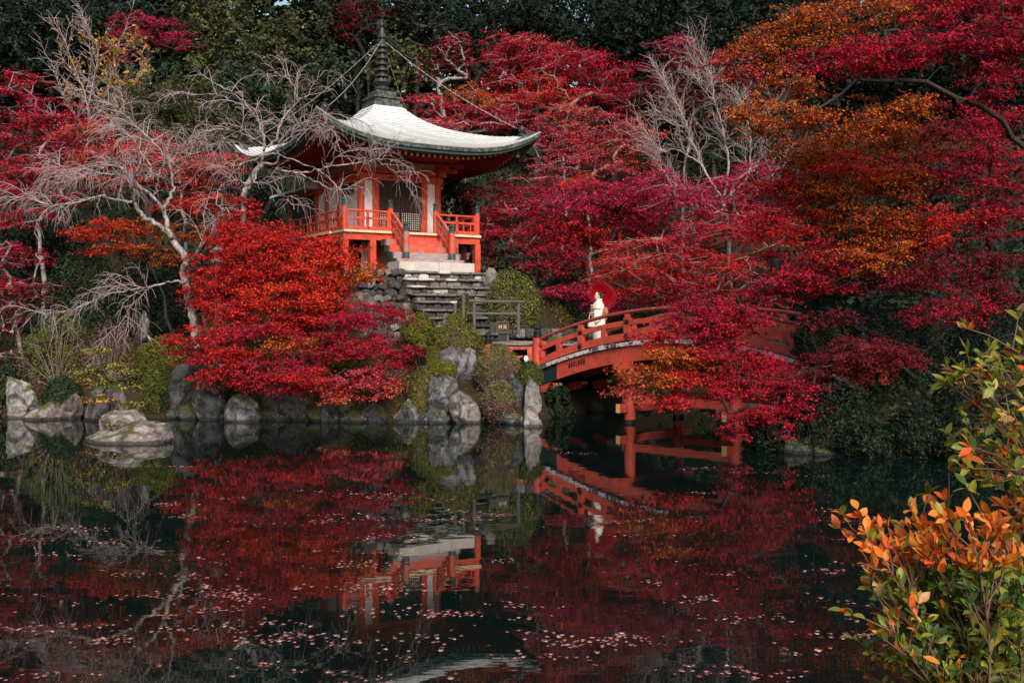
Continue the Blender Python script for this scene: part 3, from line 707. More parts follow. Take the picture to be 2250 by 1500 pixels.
sp('spire_canopy', [(.17, 2.02), (.21, 2.05), (.19, 2.13), (.12, 2.20), (.12, 2.28)]); sp('spire_canopy', [(.14, 2.34), (.165, 2.37), (.13, 2.46), (.09, 2.56), (.08, 2.68)])
sp('spire_jewel', [(.03, 2.70), (.085, 2.75), (.10, 2.82), (.07, 2.90), (.015, 2.96), (.008, 3.05)])
fl = MB()
for j in range(11):
    a = PI * (-.15 + 1.3 * j / 10); r0, r1 = .11, .19 + .02 * (j % 2)
    for dr in (np.array((CT, ST, 0)), np.array((-ST, CT, 0))):
        d = dr * math.cos(a) + np.array((0, 0, 1)) * math.sin(a); e = np.array((-dr[1], dr[0], 0)); c = CC + (0, 0, bz + 2.83); tn = dr * -math.sin(a) + np.array((0, 0, 1)) * math.cos(a)
        fl.hexa([c + d * r0 - e * .012 - tn * .022, c + d * r0 + e * .012 - tn * .022, c + d * r0 + e * .012 + tn * .022, c + d * r0 - e * .012 + tn * .022,
                 c + d * r1 - e * .004 - tn * .004, c + d * r1 + e * .004 - tn * .004, c + d * r1 + e * .004 + tn * .004, c + d * r1 - e * .004 + tn * .004])
fl.build('spire_flames', M_bronze, pav)
# chains from the spire to the four corners, with small bells
M_chain = mat('pale_chain', (.30, .27, .26), (.20, .18, .18), 10, .6, .4)
for sx, sy in ((-1, -1), (1, -1), (1, 1), (-1, 1)):
    a = CC + (0, 0, bz + 2.32); b = LV(sx * 3.3, sy * 3.3, float(roofz(3.3, 3.3)) + .28); pts = []
    for j in range(61): q = j / 60; pts.append(a + (b - a) * q - np.array((0, 0, 1)) * .42 * 4 * q * (1 - q) * .5)
    pts = np.array(pts); ra = np.where(np.arange(60) % 2 == 0, .016, .009)
    ch = link('spire_chain', edges_mesh('spire_chain', pts[:-1], pts[1:], ra, ra, 4), M_chain, pav)
    for q in (20, 42): 
        shade_auto(MB().lathe(pts[q] - np.array((0, 0, .24)), [(.055, 0), (.05, .06), (.035, .11), (.008, .13), (.008, .24)], 8).build('chain_bell', M_bronze, ch))

# ------------------------------------------------------------------ stone steps
st = thing('stone_steps', LV(.26, -5, 2.1), 'flight of rough stone block steps climbing to the temple hall', 'steps')
def block_geo(seed):
    v, f = ICO[3]; r_ = np.random.default_rng(seed)
    p = np.sign(v) * np.abs(v) ** .42; p = p / np.abs(p).max(0)
    p = p * (1 + .16 * (fbm(p * 1.8 + seed * 5.7, 3) - .44))[:, None]
    return p, f
BLK = []
for k in range(8):
    p, f = block_geo(50 + k); row = []
    for m in (M_stone, M_stoned, M_slab): me = mesh('step_stone', p, f, True); me.materials.append(m); row.append(me)
    BLK.append(row)
def stone(name, c, size, parent, mi, rz=TH, tilt=(0, 0)):
    return link(name, BLK[rng.integers(0, 8)][mi], None, parent, loc=c, rot=(tilt[0], tilt[1], rz), scale=(size[0] / 2, size[1] / 2, size[2] / 2))
for i in range(9):
    zt = ZB - .002 - .232 * i; yf = -(HW + 2.62 + .275 * i); x = -1.2; xe = 1.66 + .03 * i
    while x < xe:      # tread slabs, paler than the risers: light on step edges put into colour
        w_ = min(rng.uniform(.35, .8), xe - x + .1)
        stone('tread_stone', LV(x + w_ / 2, yf + .15 + rng.uniform(-.02, .02), zt - .035 + rng.uniform(-.008, .008)), (w_ * .995, .42, .085), st, int(rng.choice([0, 0, 2, 0] if i < 5 else [0, 0, 0, 1])), TH + rng.uniform(-.03, .03)); x += w_
    yf += .05; zt -= .055; x = -1.16 + rng.uniform(-.05, .05); xe = 1.62 + .03 * i
    while x < xe:
        w_ = min(rng.uniform(.18, .56), xe - x + .12)
        mi = int(rng.choice([0, 0, 2, 0, 1])) if i < 3 else int(rng.choice([0, 1, 1, 1]))
        stone('step_stone', LV(x + w_ / 2, yf + .17 + rng.uniform(-.02, .02), zt - .125 + rng.uniform(-.012, .012)), (w_ * 1.0, .36 + rng.uniform(-.04, .06), .22 + rng.uniform(-.03, .0)), st, mi, TH + rng.uniform(-.09, .09), (rng.uniform(-.05, .05), rng.uniform(-.05, .05)))
        x += w_ * .99
# dry stone wall left of the steps
wl = thing('retaining_wall', LV(-2, -4.6, 2.2), 'dark dry stone retaining wall left of the stone steps', 'stone wall')
for r_ in range(11):
    for c in range(10):
        lx = -3.0 + .23 * c + (r_ % 2) * .11 + rng.uniform(-.05, .05); dz = r_ * .2 + rng.uniform(-.04, .04)
        yy = -(3.80 + .52 * dz) if lx > -2.6 else -(3.6 + .52 * dz)
        if lx > -.98: continue
        s = rng.uniform(.15, .225)
        stone('wall_stone', LV(lx, yy + rng.uniform(-.10, .06), 4.06 - dz), (s * rng.uniform(.95, 1.4), .30, s), wl, int(rng.choice([1, 1, 1, 1, 0])), TH + rng.uniform(-.6, .6), (rng.uniform(-.4, .2), rng.uniform(-.5, .5)))
# low kerb of stones across the foot of the steps and along the path
kb = thing('stone_kerb', P(1180, 745, 30.4), 'low rough stone kerb running along the path behind the bridge', 'kerb')
x = 1105
while x < 1330:
    w_ = rng.uniform(16, 34); c = P(x + w_ / 2, 732, 30.9); stone('kerb_stone', c, (w_ / F * 30.9 * 1.05, .4, .30), kb, int(rng.choice([0, 1])), rng.uniform(-.1, .1)); x += w_
c0 = P(1060, 742, 30.2)
tag(MB().hexa([P(1075, 757, 30.0), P(1300, 760, 29.6), P(1310, 752, 31), P(1075, 749, 31), P(1075, 757, 30.0) + (0, 0, .03), P(1300, 760, 29.6) + (0, 0, .03), P(1310, 752, 31) + (0, 0, .03), P(1075, 749, 31) + (0, 0, .03)]).build('path', M_dirt), kind='structure', label='pale trodden path at the foot of the steps')
# ------------------------------------------------------------------ timber handrail at the foot of the steps
hr = thing('timber_handrail', P(1092, 720, 29.8), 'plain grey timber handrail at the foot of the stone steps', 'fence')
for x in (1042, 1139): MB().tube([P(x, 735, 29.8), P(x, 664, 29.8)], .048, 8).build('post', M_post, hr)
MB().tube([P(1030, 661.5, 29.76), P(1152, 663, 29.76)], .036, 8).build('top_rail', M_post, hr); MB().tube([P(1026, 688, 29.8), P(1146, 690, 29.8)], .036, 8).build('lower_rail', M_post, hr)
for x, y0, y1, lb in ((1018, 700, 648, 'short dark timber post among the bushes below the steps'), (1000, 705, 668, 'low dark stake in the bushes beside the stone steps')):
    o = MB().tube([P(x, y0, 30.2), P(x, y1, 30.2), P(x, y1 - 1.5, 30.2)], [.05, .05, .03], 8).build('timber_post', M_post); tag(o, lb, 'post')
for x, lb in ((1231, 'thin dark rope post on the shaded path behind the bridge railing'), (1222, 'second thin rope post standing just behind the first in deep shade')):
    o = MB().tube([P(x, 733, 32.5 if x > 1225 else 33.2), P(x, 700, 32.5 if x > 1225 else 33.2)], .03, 6).build('rope_post', M_post); tag(o, lb, 'post')
pts = [P(1232 + 28 * q, 706 + 26 * q * (1 - q) + 6 * q, 32.4) for q in np.linspace(0, 1, 8)]
tag(MB().tube(pts, .010, 5).build('rope', M_post), 'thin rope hanging from the rope post behind the bridge', 'rope')
# ------------------------------------------------------------------ sign board
M_board = mat('dark_brown_board', (.035, .028, .024), (.025, .020, .018), 6, .5, .35)
sg = thing('sign_board', P(1096, 748, 29.3), 'dark sign box with two gold characters at the foot of the steps', 'sign')
def fbox(mb, x0, y0, x1, y1, d, th): a, b = P(x0, y1, d), P(x1, y0, d); return mb.box(((a[0] + b[0]) / 2, d + th / 2, (a[2] + b[2]) / 2), (b[0] - a[0], th, b[2] - a[2]))
fbox(MB(), 1092, 708, 1116.5, 730, 29.3, .12).build('sign_panel', M_board, sg)
fr = MB()
for a in ((1090.5, 706, 1118, 708), (1090.5, 730, 1118, 732), (1090.5, 708, 1092, 730), (1116.5, 708, 1118, 730)): fbox(fr, *a, 29.28, .16)
fr.build('sign_frame', mat('sign_frame_wood', (.09, .07, .06), (.06, .045, .04), 8), sg)
fbox(MB(), 1076.5, 708, 1089.5, 729, 29.34, .08).build('side_panel', M_board, sg)
fbox(MB(), 1094, 732, 1113, 750, 29.33, .10).build('stand', M_black, sg); fbox(MB(), 1113.5, 733, 1118, 752, 29.36, .06).build('stand_leg', M_post, sg)
try:
    for ch, px in (('\u5f01', 1099.5), ('\u5929', 1109.5)):
        cu = bpy.data.curves.new('gold_character', 'FONT'); cu.body = ch; cu.size = .13; cu.extrude = .002; cu.align_x = 'CENTER'; cu.align_y = 'CENTER'; cu.resolution_u = 2
        to = bpy.data.objects.new('tmp', cu); COL.objects.link(to); dg = bpy.context.evaluated_depsgraph_get()
        me = bpy.data.meshes.new_from_object(to.evaluated_get(dg)); bpy.data.objects.remove(to)
        me.transform(Matrix.Translation(Vector(P(px, 719, 29.3)) + Vector((0, -.006, 0))) @ Matrix.Rotation(PI / 2, 4, 'X'))
        me.materials.clear(); link('gold_character', me, M_gold, sg)
except Exception as e: print('glyph', e)
# ------------------------------------------------------------------ spotlights
M_lens = mat('white_lamp_glass', (.75, .77, .80), (.70, .72, .76), 3, .2, .5)
def spot(px, py, d, dirv, label, s=1.0):
    c = P(px, py, d); t_ = thing('garden_spotlight', c - np.array((0, 0, .2)), label, 'spotlight')
    z = np.array(dirv, float); z /= np.linalg.norm(z); x = np.cross((0, 0, 1), z); x /= np.linalg.norm(x); R = np.stack([x, np.cross(z, x), z], 1)
    shade_auto(MB().lathe(c, [(r * s, q * s) for r, q in ((.03, -.2), (.06, -.18), (.075, -.1), (.13, .06), (.135, .1))], 14, R).build('housing', M_black, t_))
    shade_auto(MB().lathe(c, [(r * s, q * s) for r, q in ((.12, .095), (.115, .112), (.05, .12))], 14, R).build('lens', M_lens, t_))
    g = gz(c[0], c[1]); MB().tube([c, (c[0], c[1], min(g, c[2] - .1) - .05)], .02, 6).build('stake', M_black, t_)
spot(1151, 789, 28.4, (.75, -.6, .1), 'black garden spotlight with a white face beside the bridge end post', .8)
spot(323, 746, 30.4, (.9, .1, .45), 'black garden spotlight on the bank below the bare cherry tree', .8)
# ------------------------------------------------------------------ stone lantern half hidden in the red maple
ln = thing('stone_lantern', P(479, 620, 31.5), 'weathered stone lantern half hidden by the red maple leaves', 'lantern')
c = P(479, 555, 31.0); c[2] = 0; zl = P(479, 555, 31.0)[2]; g = gz(c[0], c[1])
MB().lathe(c, [(.20, g - .1), (.20, g + .12), (.10, g + .2), (.09, zl - .35), (.11, zl - .30)], 10).build('shaft', M_stone, ln)
MB().lathe(c, [(.19, zl - .30), (.21, zl - .22), (.19, zl - .20)], 6).build('platform', M_stone, ln)
MB().lathe(c, [(.13, zl - .20), (.13, zl + .02)], 6).build('light_box', M_stone, ln)
MB().lathe(c, [(.26, zl + .0), (.24, zl + .06), (.10, zl + .16), (.05, zl + .19), (.07, zl + .23), (.02, zl + .31)], 6).build('cap', M_stone, ln)

# ------------------------------------------------------------------ arched bridge: s along, t across (0 near rail, 2.28 far rail)
K7 = math.sqrt(.5); BW = 2.28; S0, S1, SM_ = -3.2, 6.4, 1.6
def BP(s, t_, z): return np.array((3.0 + K7 * (s + t_), 27.1 - K7 * (s - t_), z))
def zr(s): return 2.97 - .0378 * (s - SM_) ** 2
ACR = np.array((K7, K7, 0)); ALG = np.array((K7, -K7, 0))
RB = np.stack([ALG, ACR, (0, 0, 1)], 1)
br = thing('arched_bridge', BP(1.6, 1.14, 0), 'arched vermilion wooden bridge spanning the pond to the island', 'bridge')
ss = np.linspace(S0, S1, 33)
def arc(dz, t_, a=S0, b=S1, n_=33): return [BP(s, t_, zr(s) + dz) for s in np.linspace(a, b, n_)]
def rect(w_, h_): return [(-w_, -h_), (w_, -h_), (w_, h_), (-w_, h_)]
STA = [-3.2 + 1.6 * k for k in range(7)]
DI = 45
for t_, out in ((0, -1), (BW, 1)):
    for k in range(6):
        a, b = STA[k] + (.0 if k else .08), STA[k + 1] - (.0 if k < 5 else .08)
        shade_auto(MB().tube(arc(0, t_, a + .004, b - .004, 8), .05, 10).build('top_rail', M_railt, br))
        MB().sweep(arc(-.275, t_, a, b, 8), rect(.045, .065), ACR).build('middle_rail', M_redb, br)
        MB().sweep(arc(-.635, t_, a, b, 8), rect(.06, .095), ACR).build('bottom_rail', M_redb, br)
        s = (STA[k] + STA[k + 1]) / 2; z0, z1 = zr(s) - .545, zr(s) - .335
        MB().box(BP(s, t_, (z0 + z1) / 2), (.15, .10, z1 - z0), RB).build('rail_strut', M_redb, br)
    for k, s in enumerate(STA):
        s_ = s + (.13 if k == 0 else -.13 if k == 6 else 0)
        z0, z1 = zr(s_) - .545, zr(s_) - .335
        MB().box(BP(s_, t_, (z0 + z1) / 2), (.17, .15, z1 - z0), RB).build('rail_post', M_redb, br)
        MB().box(BP(s_, t_, zr(s_) - .18), (.17, .15, .06), RB, 1.12).build('rail_post', M_redb, br)
        MB().box(BP(s_, t_, zr(s_) - .10), (.12, .12, .10), RB).build('rail_post', M_redb, br)
        if 0 < k < 6:
            for dz, w_ in ((-.275, .047), (-.635, .062)):
                c = BP(s, t_ + out * (w_ + .006), zr(s) + dz); q = .085
                v = [c + ALG * q, c + np.array((0, 0, q)), c - ALG * q, c - np.array((0, 0, q))]
                MB().add(v + [p + ACR * out * .012 for p in v], [(0, 1, 2, 3), (4, 5, 6, 7), (0, 1, 5, 4), (1, 2, 6, 5), (2, 3, 7, 6), (3, 0, 4, 7)]).build('diamond_fitting', M_black, br)
    for s, sg_ in ((S0, -1), (S1, 1)):
        z1 = zr(s) + .06; p = shade_auto(MB().lathe(BP(s - .03 * sg_ * -1, t_, 0), [(.135, .9), (.135, z1)], 18).build('end_post', M_redb, br))
        giboshi('post_cap', BP(s - .03 * sg_ * -1, t_, z1), p, 1.55, M_black)
        MB().tube([BP(s + .03 * sg_, t_, z1 + .38), BP(s + .03 * sg_, t_, z1 + .56)], [.012, .005], 6).build('cap_spike', M_black, p)
        # wing railing flaring away from the end post
        e0 = BP(s + .12 * sg_, t_, 0); dirw = (ALG * sg_ * .35 + ACR * out * .25) if True else 0
        dirw = np.array((-1.0, -.06, 0)) if (sg_ < 0 and out < 0) else (np.array((-.5, .86, 0)) if sg_ < 0 else np.array((.75, .66, 0)) if out < 0 else np.array((.5, .8, 0)))
        dirw = dirw / np.linalg.norm(dirw); e1 = e0 + dirw * 1.32; zb = zr(s)
        p2 = shade_auto(MB().lathe(e1, [(.115, .85), (.115, zb - .12)], 16).build('wing_post', M_redb, br)); giboshi('post_cap', e1 + (0, 0, zb - .12), p2, 1.35, M_black)
        wd = np.cross(dirw, (0, 0, 1))
        for dz, pr, nm in ((-.22, rect(.04, .045), 'wing_rail'), (-.50, rect(.045, .06), 'wing_rail'), (-.78, rect(.05, .07), 'wing_rail')):
            MB().sweep([e0 + (0, 0, zb + dz), e1 + (0, 0, zb + dz)], pr, wd).build(nm, M_redb if dz < -.3 else M_railt, br)
        for q in (.12, .55): MB().box(e0 + (e1 - e0) * q + (0, 0, zb - .48), (.14, .12, .52), np.stack([dirw, wd, (0, 0, 1)], 1)).build('wing_strut', M_redb, br)
# deck planks with painted ends
npl = 46
for k in range(npl):
    s = S0 + (S1 - S0) * (k + .5) / npl; sl = math.atan(-.0756 * (s - SM_)); w_ = (S1 - S0) / npl
    R = np.stack([ALG * math.cos(sl) + np.array((0, 0, math.sin(sl))), ACR, np.cross(ALG * math.cos(sl) + np.array((0, 0, math.sin(sl))), ACR)], 1)
    ex = rng.uniform(-.015, .015)
    pl = MB().box(BP(s, BW / 2, zr(s) - .83 + rng.uniform(-.004, .004)), (w_ * .965, BW + .24 + ex, .10), R).build('deck_plank', M_plankb, br)
    for sg_ in (-1, 1):
        MB().box(BP(s, BW / 2 + sg_ * (BW / 2 + .121 + ex / 2 + .006), zr(s) - .83), (w_ * .95, .012, .098), R).build('plank_end', M_plankw if rng.random() < .8 else M_plankb, pl)
# girders
for t_, out in ((.06, -1), (BW - .06, 1), (BW / 2, 0)):
    def gird(a, b, top, bot, m, nm, th=.11):
        q = np.linspace(a, b, 14); V = []
        for s in q:
            tz = zr(s) + top; bz_ = zr(s) + bot(s)
            V += [BP(s, t_ - th, tz), BP(s, t_ + th, tz), BP(s, t_ + th, bz_), BP(s, t_ - th, bz_)]
        fs = [(i * 4 + j, i * 4 + (j + 1) % 4, (i + 1) * 4 + (j + 1) % 4, (i + 1) * 4 + j) for i in range(13) for j in range(4)] + [(3, 2, 1, 0), (52, 53, 54, 55)]
        return MB().add(V, fs).build(nm, m, br)
    bot = lambda s: -1.27 - .012 * abs(s - SM_)
    gird(S0 + .75, S1 - .75, -.885, bot, M_redb, 'girder')
    for a, b in ((S0 - .1, S0 + .748), (S1 - .748, S1 + .1)): gird(a, b, -.887, bot, M_girdark, 'girder_end', .113)
    # corbels under the girder ends
    for a, sg_ in ((S0 + .1, 1), (S1 - .1, -1)):
        prof = [(0, -1.31), (.62, -1.31), (.60, -1.40), (.50, -1.50), (.36, -1.57), (0, -1.60)]; V = []
        for o_ in (-.10, .10):
            for ds, dz in prof: V.append(BP(a + sg_ * ds, t_ + o_, zr(a + sg_ * .3) + dz))
        n_ = len(prof); co = MB().add(V, [tuple(range(n_)), tuple(range(2 * n_ - 1, n_ - 1, -1))] + [(i, (i + 1) % n_, n_ + (i + 1) % n_, n_ + i) for i in range(n_)]).build('corbel', M_redb, br)
        MB().box(BP(a + sg_ * .635, t_, zr(a + sg_ * .3) - 1.35), (.03, .21, .07), RB).build('corbel_tip', M_gold, co)
# emblem on the near girder: three bars, a swirl, three bars
em = MB(); gc = -1.72
def gpt(s, dz): return BP(s, .06 - .11 - .006, zr(s) + dz)
for k in (-3, -2, -1, 1, 2, 3):
    s = gc + k * .088; pr = [(-.026, -.99), (.026, -.99), (.026, -1.11), (0, -1.15), (-.026, -1.11)]
    V = [gpt(s + a, b) for a, b in pr] + [gpt(s + a, b) + ACR * .02 for a, b in pr]
    em.add(V, [(0, 1, 2, 3, 4), (9, 8, 7, 6, 5)] + [(i, (i + 1) % 5, 5 + (i + 1) % 5, 5 + i) for i in range(5)])
for sgn in (-1, 1):
    pr = [(.034 * math.cos(q) , sgn * .034 + .034 * math.sin(q)) for q in np.linspace(-PI / 2, PI, 8) * sgn + (0 if sgn > 0 else 0)]
    em.tube([gpt(gc + a * sgn, -1.065 + b) + ACR * .008 for a, b in pr], .013, 6)
em.build('girder_emblem', M_black, br)
# piers
for s in (0.0, 3.2):
    for t_ in (.08, BW - .08):
        p = shade_auto(MB().lathe(BP(s, t_, 0), [(.145, -.9), (.145, zr(s) - 1.27)], 18).build('pier', M_redb, br))
        shade_auto(MB().lathe(BP(s, t_, 0), [(.153, -.2), (.153, .09)], 18).build('pier_band', M_black, p))
    MB().box(BP(s, BW / 2, zr(s) - 1.37), (.26, BW + .9, .20), RB).build('cap_beam', M_redb, br)
    cb = MB().box(BP(s, BW / 2, .40), (.12, BW + .8, .22), RB).build('cross_beam', M_redb, br)
    for sg_ in (-1, 1):
        MB().box(BP(s, BW / 2 + sg_ * (BW / 2 + .406), .40), (.125, .012, .225), RB).build('beam_end', M_gold, cb)
MB().box(BP(1.6, .08, .62), (3.6, .11, .2), RB).build('tie_beam', M_redb, br); MB().box(BP(1.6, BW - .08, .62), (3.6, .11, .2), RB).build('tie_beam', M_redb, br)
# abutment
for s in (S0 - .1, S1 + .1):
    MB().box(BP(s - (.25 if s < 0 else -.25), BW / 2, .35), (.7, BW + .5, 1.5), RB).build('abutment', M_stoned, br)

# ------------------------------------------------------------------ the person on the bridge
M_skin = mat('skin', (.62, .40, .31), (.56, .35, .27), 4, .5, .3)
M_hair = mat('black_hair', (.010, .009, .010), (.018, .016, .017), 20, .4, .4)
M_kim = mat('ivory_kimono', (.80, .76, .68), (.74, .70, .62), 5, .7, .2, c3=(.62, .52, .50), s3=9, lo3=.58, hi3=.64)
M_obi = mat('brown_gold_obi', (.42, .20, .09), (.26, .12, .07), 9, .6, .3, c3=(.06, .04, .04), s3=5)
M_bag = mat('pale_pink_bag', (.66, .52, .50), (.58, .45, .44), 6, .6, .3)
M_umb = mat('red_oiled_paper', (.88, .016, .045), (.80, .014, .040), 4, .45, .4)
M_umbp = mat('pink_patterned_paper', (.78, .02, .05), (.72, .30, .34), 30, .5, .3, lo=.56, hi=.62)
for m_ in (M_umb, M_umbp):
    t = m_.node_tree; b_ = t.nodes['Principled BSDF']; tr = t.nodes.new('ShaderNodeBsdfTranslucent'); mx = t.nodes.new('ShaderNodeMixShader'); mx.inputs[0].default_value = .6
    t.links.new(b_.inputs['Base Color'].links[0].from_socket, tr.inputs['Color']); t.links.new(b_.outputs[0], mx.inputs[1]); t.links.new(tr.outputs[0], mx.inputs[2]); t.links.new(mx.outputs[0], t.nodes['Material Output'].inputs['Surface'])
M_bamb = mat('bamboo', (.40, .26, .12), (.30, .19, .09), 8, .5, .3)
SP = -1.72; TP = .85; FOOT = BP(SP, TP, zr(SP) - .775); HS = .99
fwd = np.array((-.93, -.36, 0)); fwd /= np.linalg.norm(fwd); rgt = np.array((fwd[1], -fwd[0], 0))
def W(x, y, z): return FOOT + HS * (x * rgt + y * fwd) + np.array((0, 0, z * HS))     # x right, y forward, z up
def cap_geo(mb, pts, r, k=10): return mb.tube([W(*p) for p in pts], [q * HS for q in r], k)
def ell(mb, c, rad, R=None, sub=3):
    v, f = ICO[sub]; p = v * np.array(rad); p = p if R is None else p @ np.asarray(R).T
    V = np.array([W(*(np.array(c) + q)) for q in p]); mb.add(V, [tuple(q) for q in f])
b = MB()
hc = np.array((0, .015, 1.56)); yaw = -.25
ell(b, hc + (0, -.004, .012), (.072, .092, .108)); ell(b, hc + (0, .030, -.055), (.052, .055, .058)); ell(b, hc + (.0, .098, -.012), (.011, .016, .020), sub=2)
ell(b, hc + (0, .082, -.052), (.022, .012, .008), sub=2)
for sx in (-1, 1): ell(b, hc + (sx * .073, -.01, -.012), (.012, .02, .03), sub=2)
cap_geo(b, [(0, 0, 1.36), (0, .0, 1.44), (0, .01, 1.50)], [.058, .048, .05])
ell(b, (0, 0, 1.27), (.165, .09, .13)); ell(b, (0, 0, 1.06), (.135, .09, .16)); ell(b, (0, 0, .90), (.155, .105, .12))
for sx in (-1, 1):
    cap_geo(b, [(sx * .08, 0, .88), (sx * .075, .01, .48), (sx * .07, -.01, .10), (sx * .07, .0, .06)], [.085, .055, .035, .036])
    ell(b, (sx * .07, .05, .045), (.036, .10, .026))
ELB = {}; HAND = {}
# right arm (towards the viewer's left front) carries the bag, left hand holds the umbrella shaft
for sx, el, wr in ((-1, (-.215, .03, 1.08), (-.13, .21, 1.09)), (1, (.21, .04, 1.12), (.13, .12, 1.24))):
    cap_geo(b, [(sx * .165, 0, 1.33), (sx * .19, .0, 1.22), el, wr], [.048, .044, .036, .024])
    e = np.array(el); w_ = np.array(wr); dv = (w_ - e) / np.linalg.norm(w_ - e); pc = w_ + dv * .045
    ell(b, pc, (.034, .040, .022)); HAND[sx] = (pc, dv)
    up = np.array((0, 0, 1.)); lat = np.cross(dv, up); lat /= np.linalg.norm(lat); dn = np.cross(lat, dv); dn = -dn if dn[2] > 0 else dn
    for j, (o_, ln_) in enumerate(((-.026, .060), (-.009, .070), (.009, .066), (.026, .052))):
        p0 = pc + lat * o_ + dv * .028; p1 = p0 + dv * ln_ * .5; p2 = p1 + dv * ln_ * .15 + dn * ln_ * .4; p3 = p2 - dv * ln_ * .3 + dn * ln_ * .12
        cap_geo(b, [p0, p1, p2, p3], [.010, .0095, .009, .007], 6)
    p0 = pc + lat * sx * -.03; cap_geo(b, [p0, p0 + lat * -sx * .018 + dv * .025, p0 + lat * -sx * .008 + dv * .05 + dn * .015], [.011, .010, .008], 6)
body = b.build('person', M_skin)
rm_ = body.modifiers.new('r', 'REMESH'); rm_.mode = 'VOXEL'; rm_.voxel_size = .0098; rm_.use_smooth_shade = True
dg = bpy.context.evaluated_depsgraph_get(); dg.update(); bm_ = bpy.data.meshes.new_from_object(body.evaluated_get(dg)); body.modifiers.clear(); body.data = bm_
if not bm_.materials: bm_.materials.append(M_skin)
person = tag(body, 'person in an ivory kimono standing on the arched bridge under a red parasol', 'person')
def loft(rings, k=22):
    """rings: (cx, cy, z, rx, ry)"""
    V = []
    for (cx, cy, z, rx, ry) in rings:
        for j in range(k):
            a = 2 * PI * j / k; f_ = 1 + .045 * math.sin(5 * a + z * 7) + .02 * math.sin(9 * a - z * 15); V.append(W(cx + rx * f_ * math.cos(a), cy + ry * f_ * math.sin(a), z))
    n_ = len(rings); return MB().add(V, [(i * k + j, i * k + (j + 1) % k, (i + 1) * k + (j + 1) % k, (i + 1) * k + j) for i in range(n_ - 1) for j in range(k)] + [tuple(range(k))[::-1], tuple((n_ - 1) * k + j for j in range(k))])
kim = loft([(0, 0, .05, .17, .13), (0, 0, .30, .175, .135), (0, 0, .6, .21, .17), (0, 0, .85, .225, .185), (0, 0, 1.0, .21, .17), (0, 0, 1.2, .215, .16), (0, 0, 1.32, .215, .135), (0, -.01, 1.385, .15, .10), (0, -.015, 1.43, .085, .085), (0, -.02, 1.45, .075, .08)]).build('kimono', M_kim, person, True)
for sx, el, wr in ((-1, (-.225, .03, 1.07), (-.14, .20, 1.085)), (1, (.21, .04, 1.11), (.14, .115, 1.22))):
    V = []; path = [(np.array((sx * .15, -.0, 1.33)), .075, .02), (np.array((sx * .20, .01, 1.20)), .085, .05), (np.array(el), .095, .16), (np.array(el) * .4 + np.array(wr) * .6, .095, .24), (np.array(wr), .085, .25)]
    mb = MB(); k = 14; pts = []
    for i, (c, r_, drop) in enumerate(path):
        tt = path[min(i + 1, 4)][0] - path[max(i - 1, 0)][0]; tt = tt / np.linalg.norm(tt); lat = np.cross(tt, (0, 0, 1.)); 
        lat = lat / (np.linalg.norm(lat) + 1e-6) if np.linalg.norm(lat) > .2 else np.array((0, 1., 0)); upv = np.cross(lat, tt); upv = upv if upv[2] >= 0 else -upv
        if i < 2: upv = np.cross(lat, tt); upv = upv if upv @ np.array((sx, 0, .2)) > 0 else -upv
        for j in range(k):
            a = 2 * PI * j / k; u_ = math.cos(a) * r_ * .55; w_ = math.sin(a); V.append(W(*(c + lat * u_ + (upv * w_ * r_ if i < 2 else np.array((0, 0, 1)) * (w_ * r_ if w_ > 0 else w_ * (r_ * .5 + drop))))))
    mb.add(V, [(i * k + j, i * k + (j + 1) % k, (i + 1) * k + (j + 1) % k, (i + 1) * k + j) for i in range(4) for j in range(k)] + [tuple(range(k))[::-1], tuple(4 * k + j for j in range(k))])
    mb.build('kimono_sleeve', M_kim, person, True)
loft([(0, 0, 1.0, .22, .18), (0, 0, 1.02, .225, .185), (0, 0, 1.20, .225, .172), (0, 0, 1.22, .218, .165)]).build('obi', M_obi, person, True)
mb = MB(); ell(mb, (0, -.20, 1.12), (.15, .085, .15)); ell(mb, (0, -.21, .98), (.11, .05, .14)); mb.build('obi_knot', M_obi, person, True)
loft([(0, -.02, 1.43, .082, .085), (0, -.035, 1.47, .072, .078), (0, -.04, 1.485, .062, .068)]).build('collar', M_kim, person, True)
mb = MB(); ell(mb, hc + (0, -.028, .030), (.080, .090, .098)); ell(mb, hc + (0, -.105, -.03), (.055, .05, .05)); ell(mb, hc + (0, -.06, -.05), (.06, .05, .05)); mb.build('hair', M_hair, person, True)
for sx in (-1, 1):
    mb = MB(); ell(mb, hc + (sx * .030, .080, .006), (.013, .008, .006), sub=2); mb.build('eye', M_hair, person, True)
mb = MB(); ell(mb, hc + (0, .091, -.052), (.020, .006, .006), sub=2); mb.build('lips', M_umb, person, True)
for sx in (-1, 1):
    mb = MB(); mb.hexa([W(sx * .07 + a * .04, .05 + c * .12, z) for z in (-.005, .018) for a, c in ((-1, -1), (1, -1), (1, 1), (-1, 1))]); mb.build('sandal', M_obi, person)
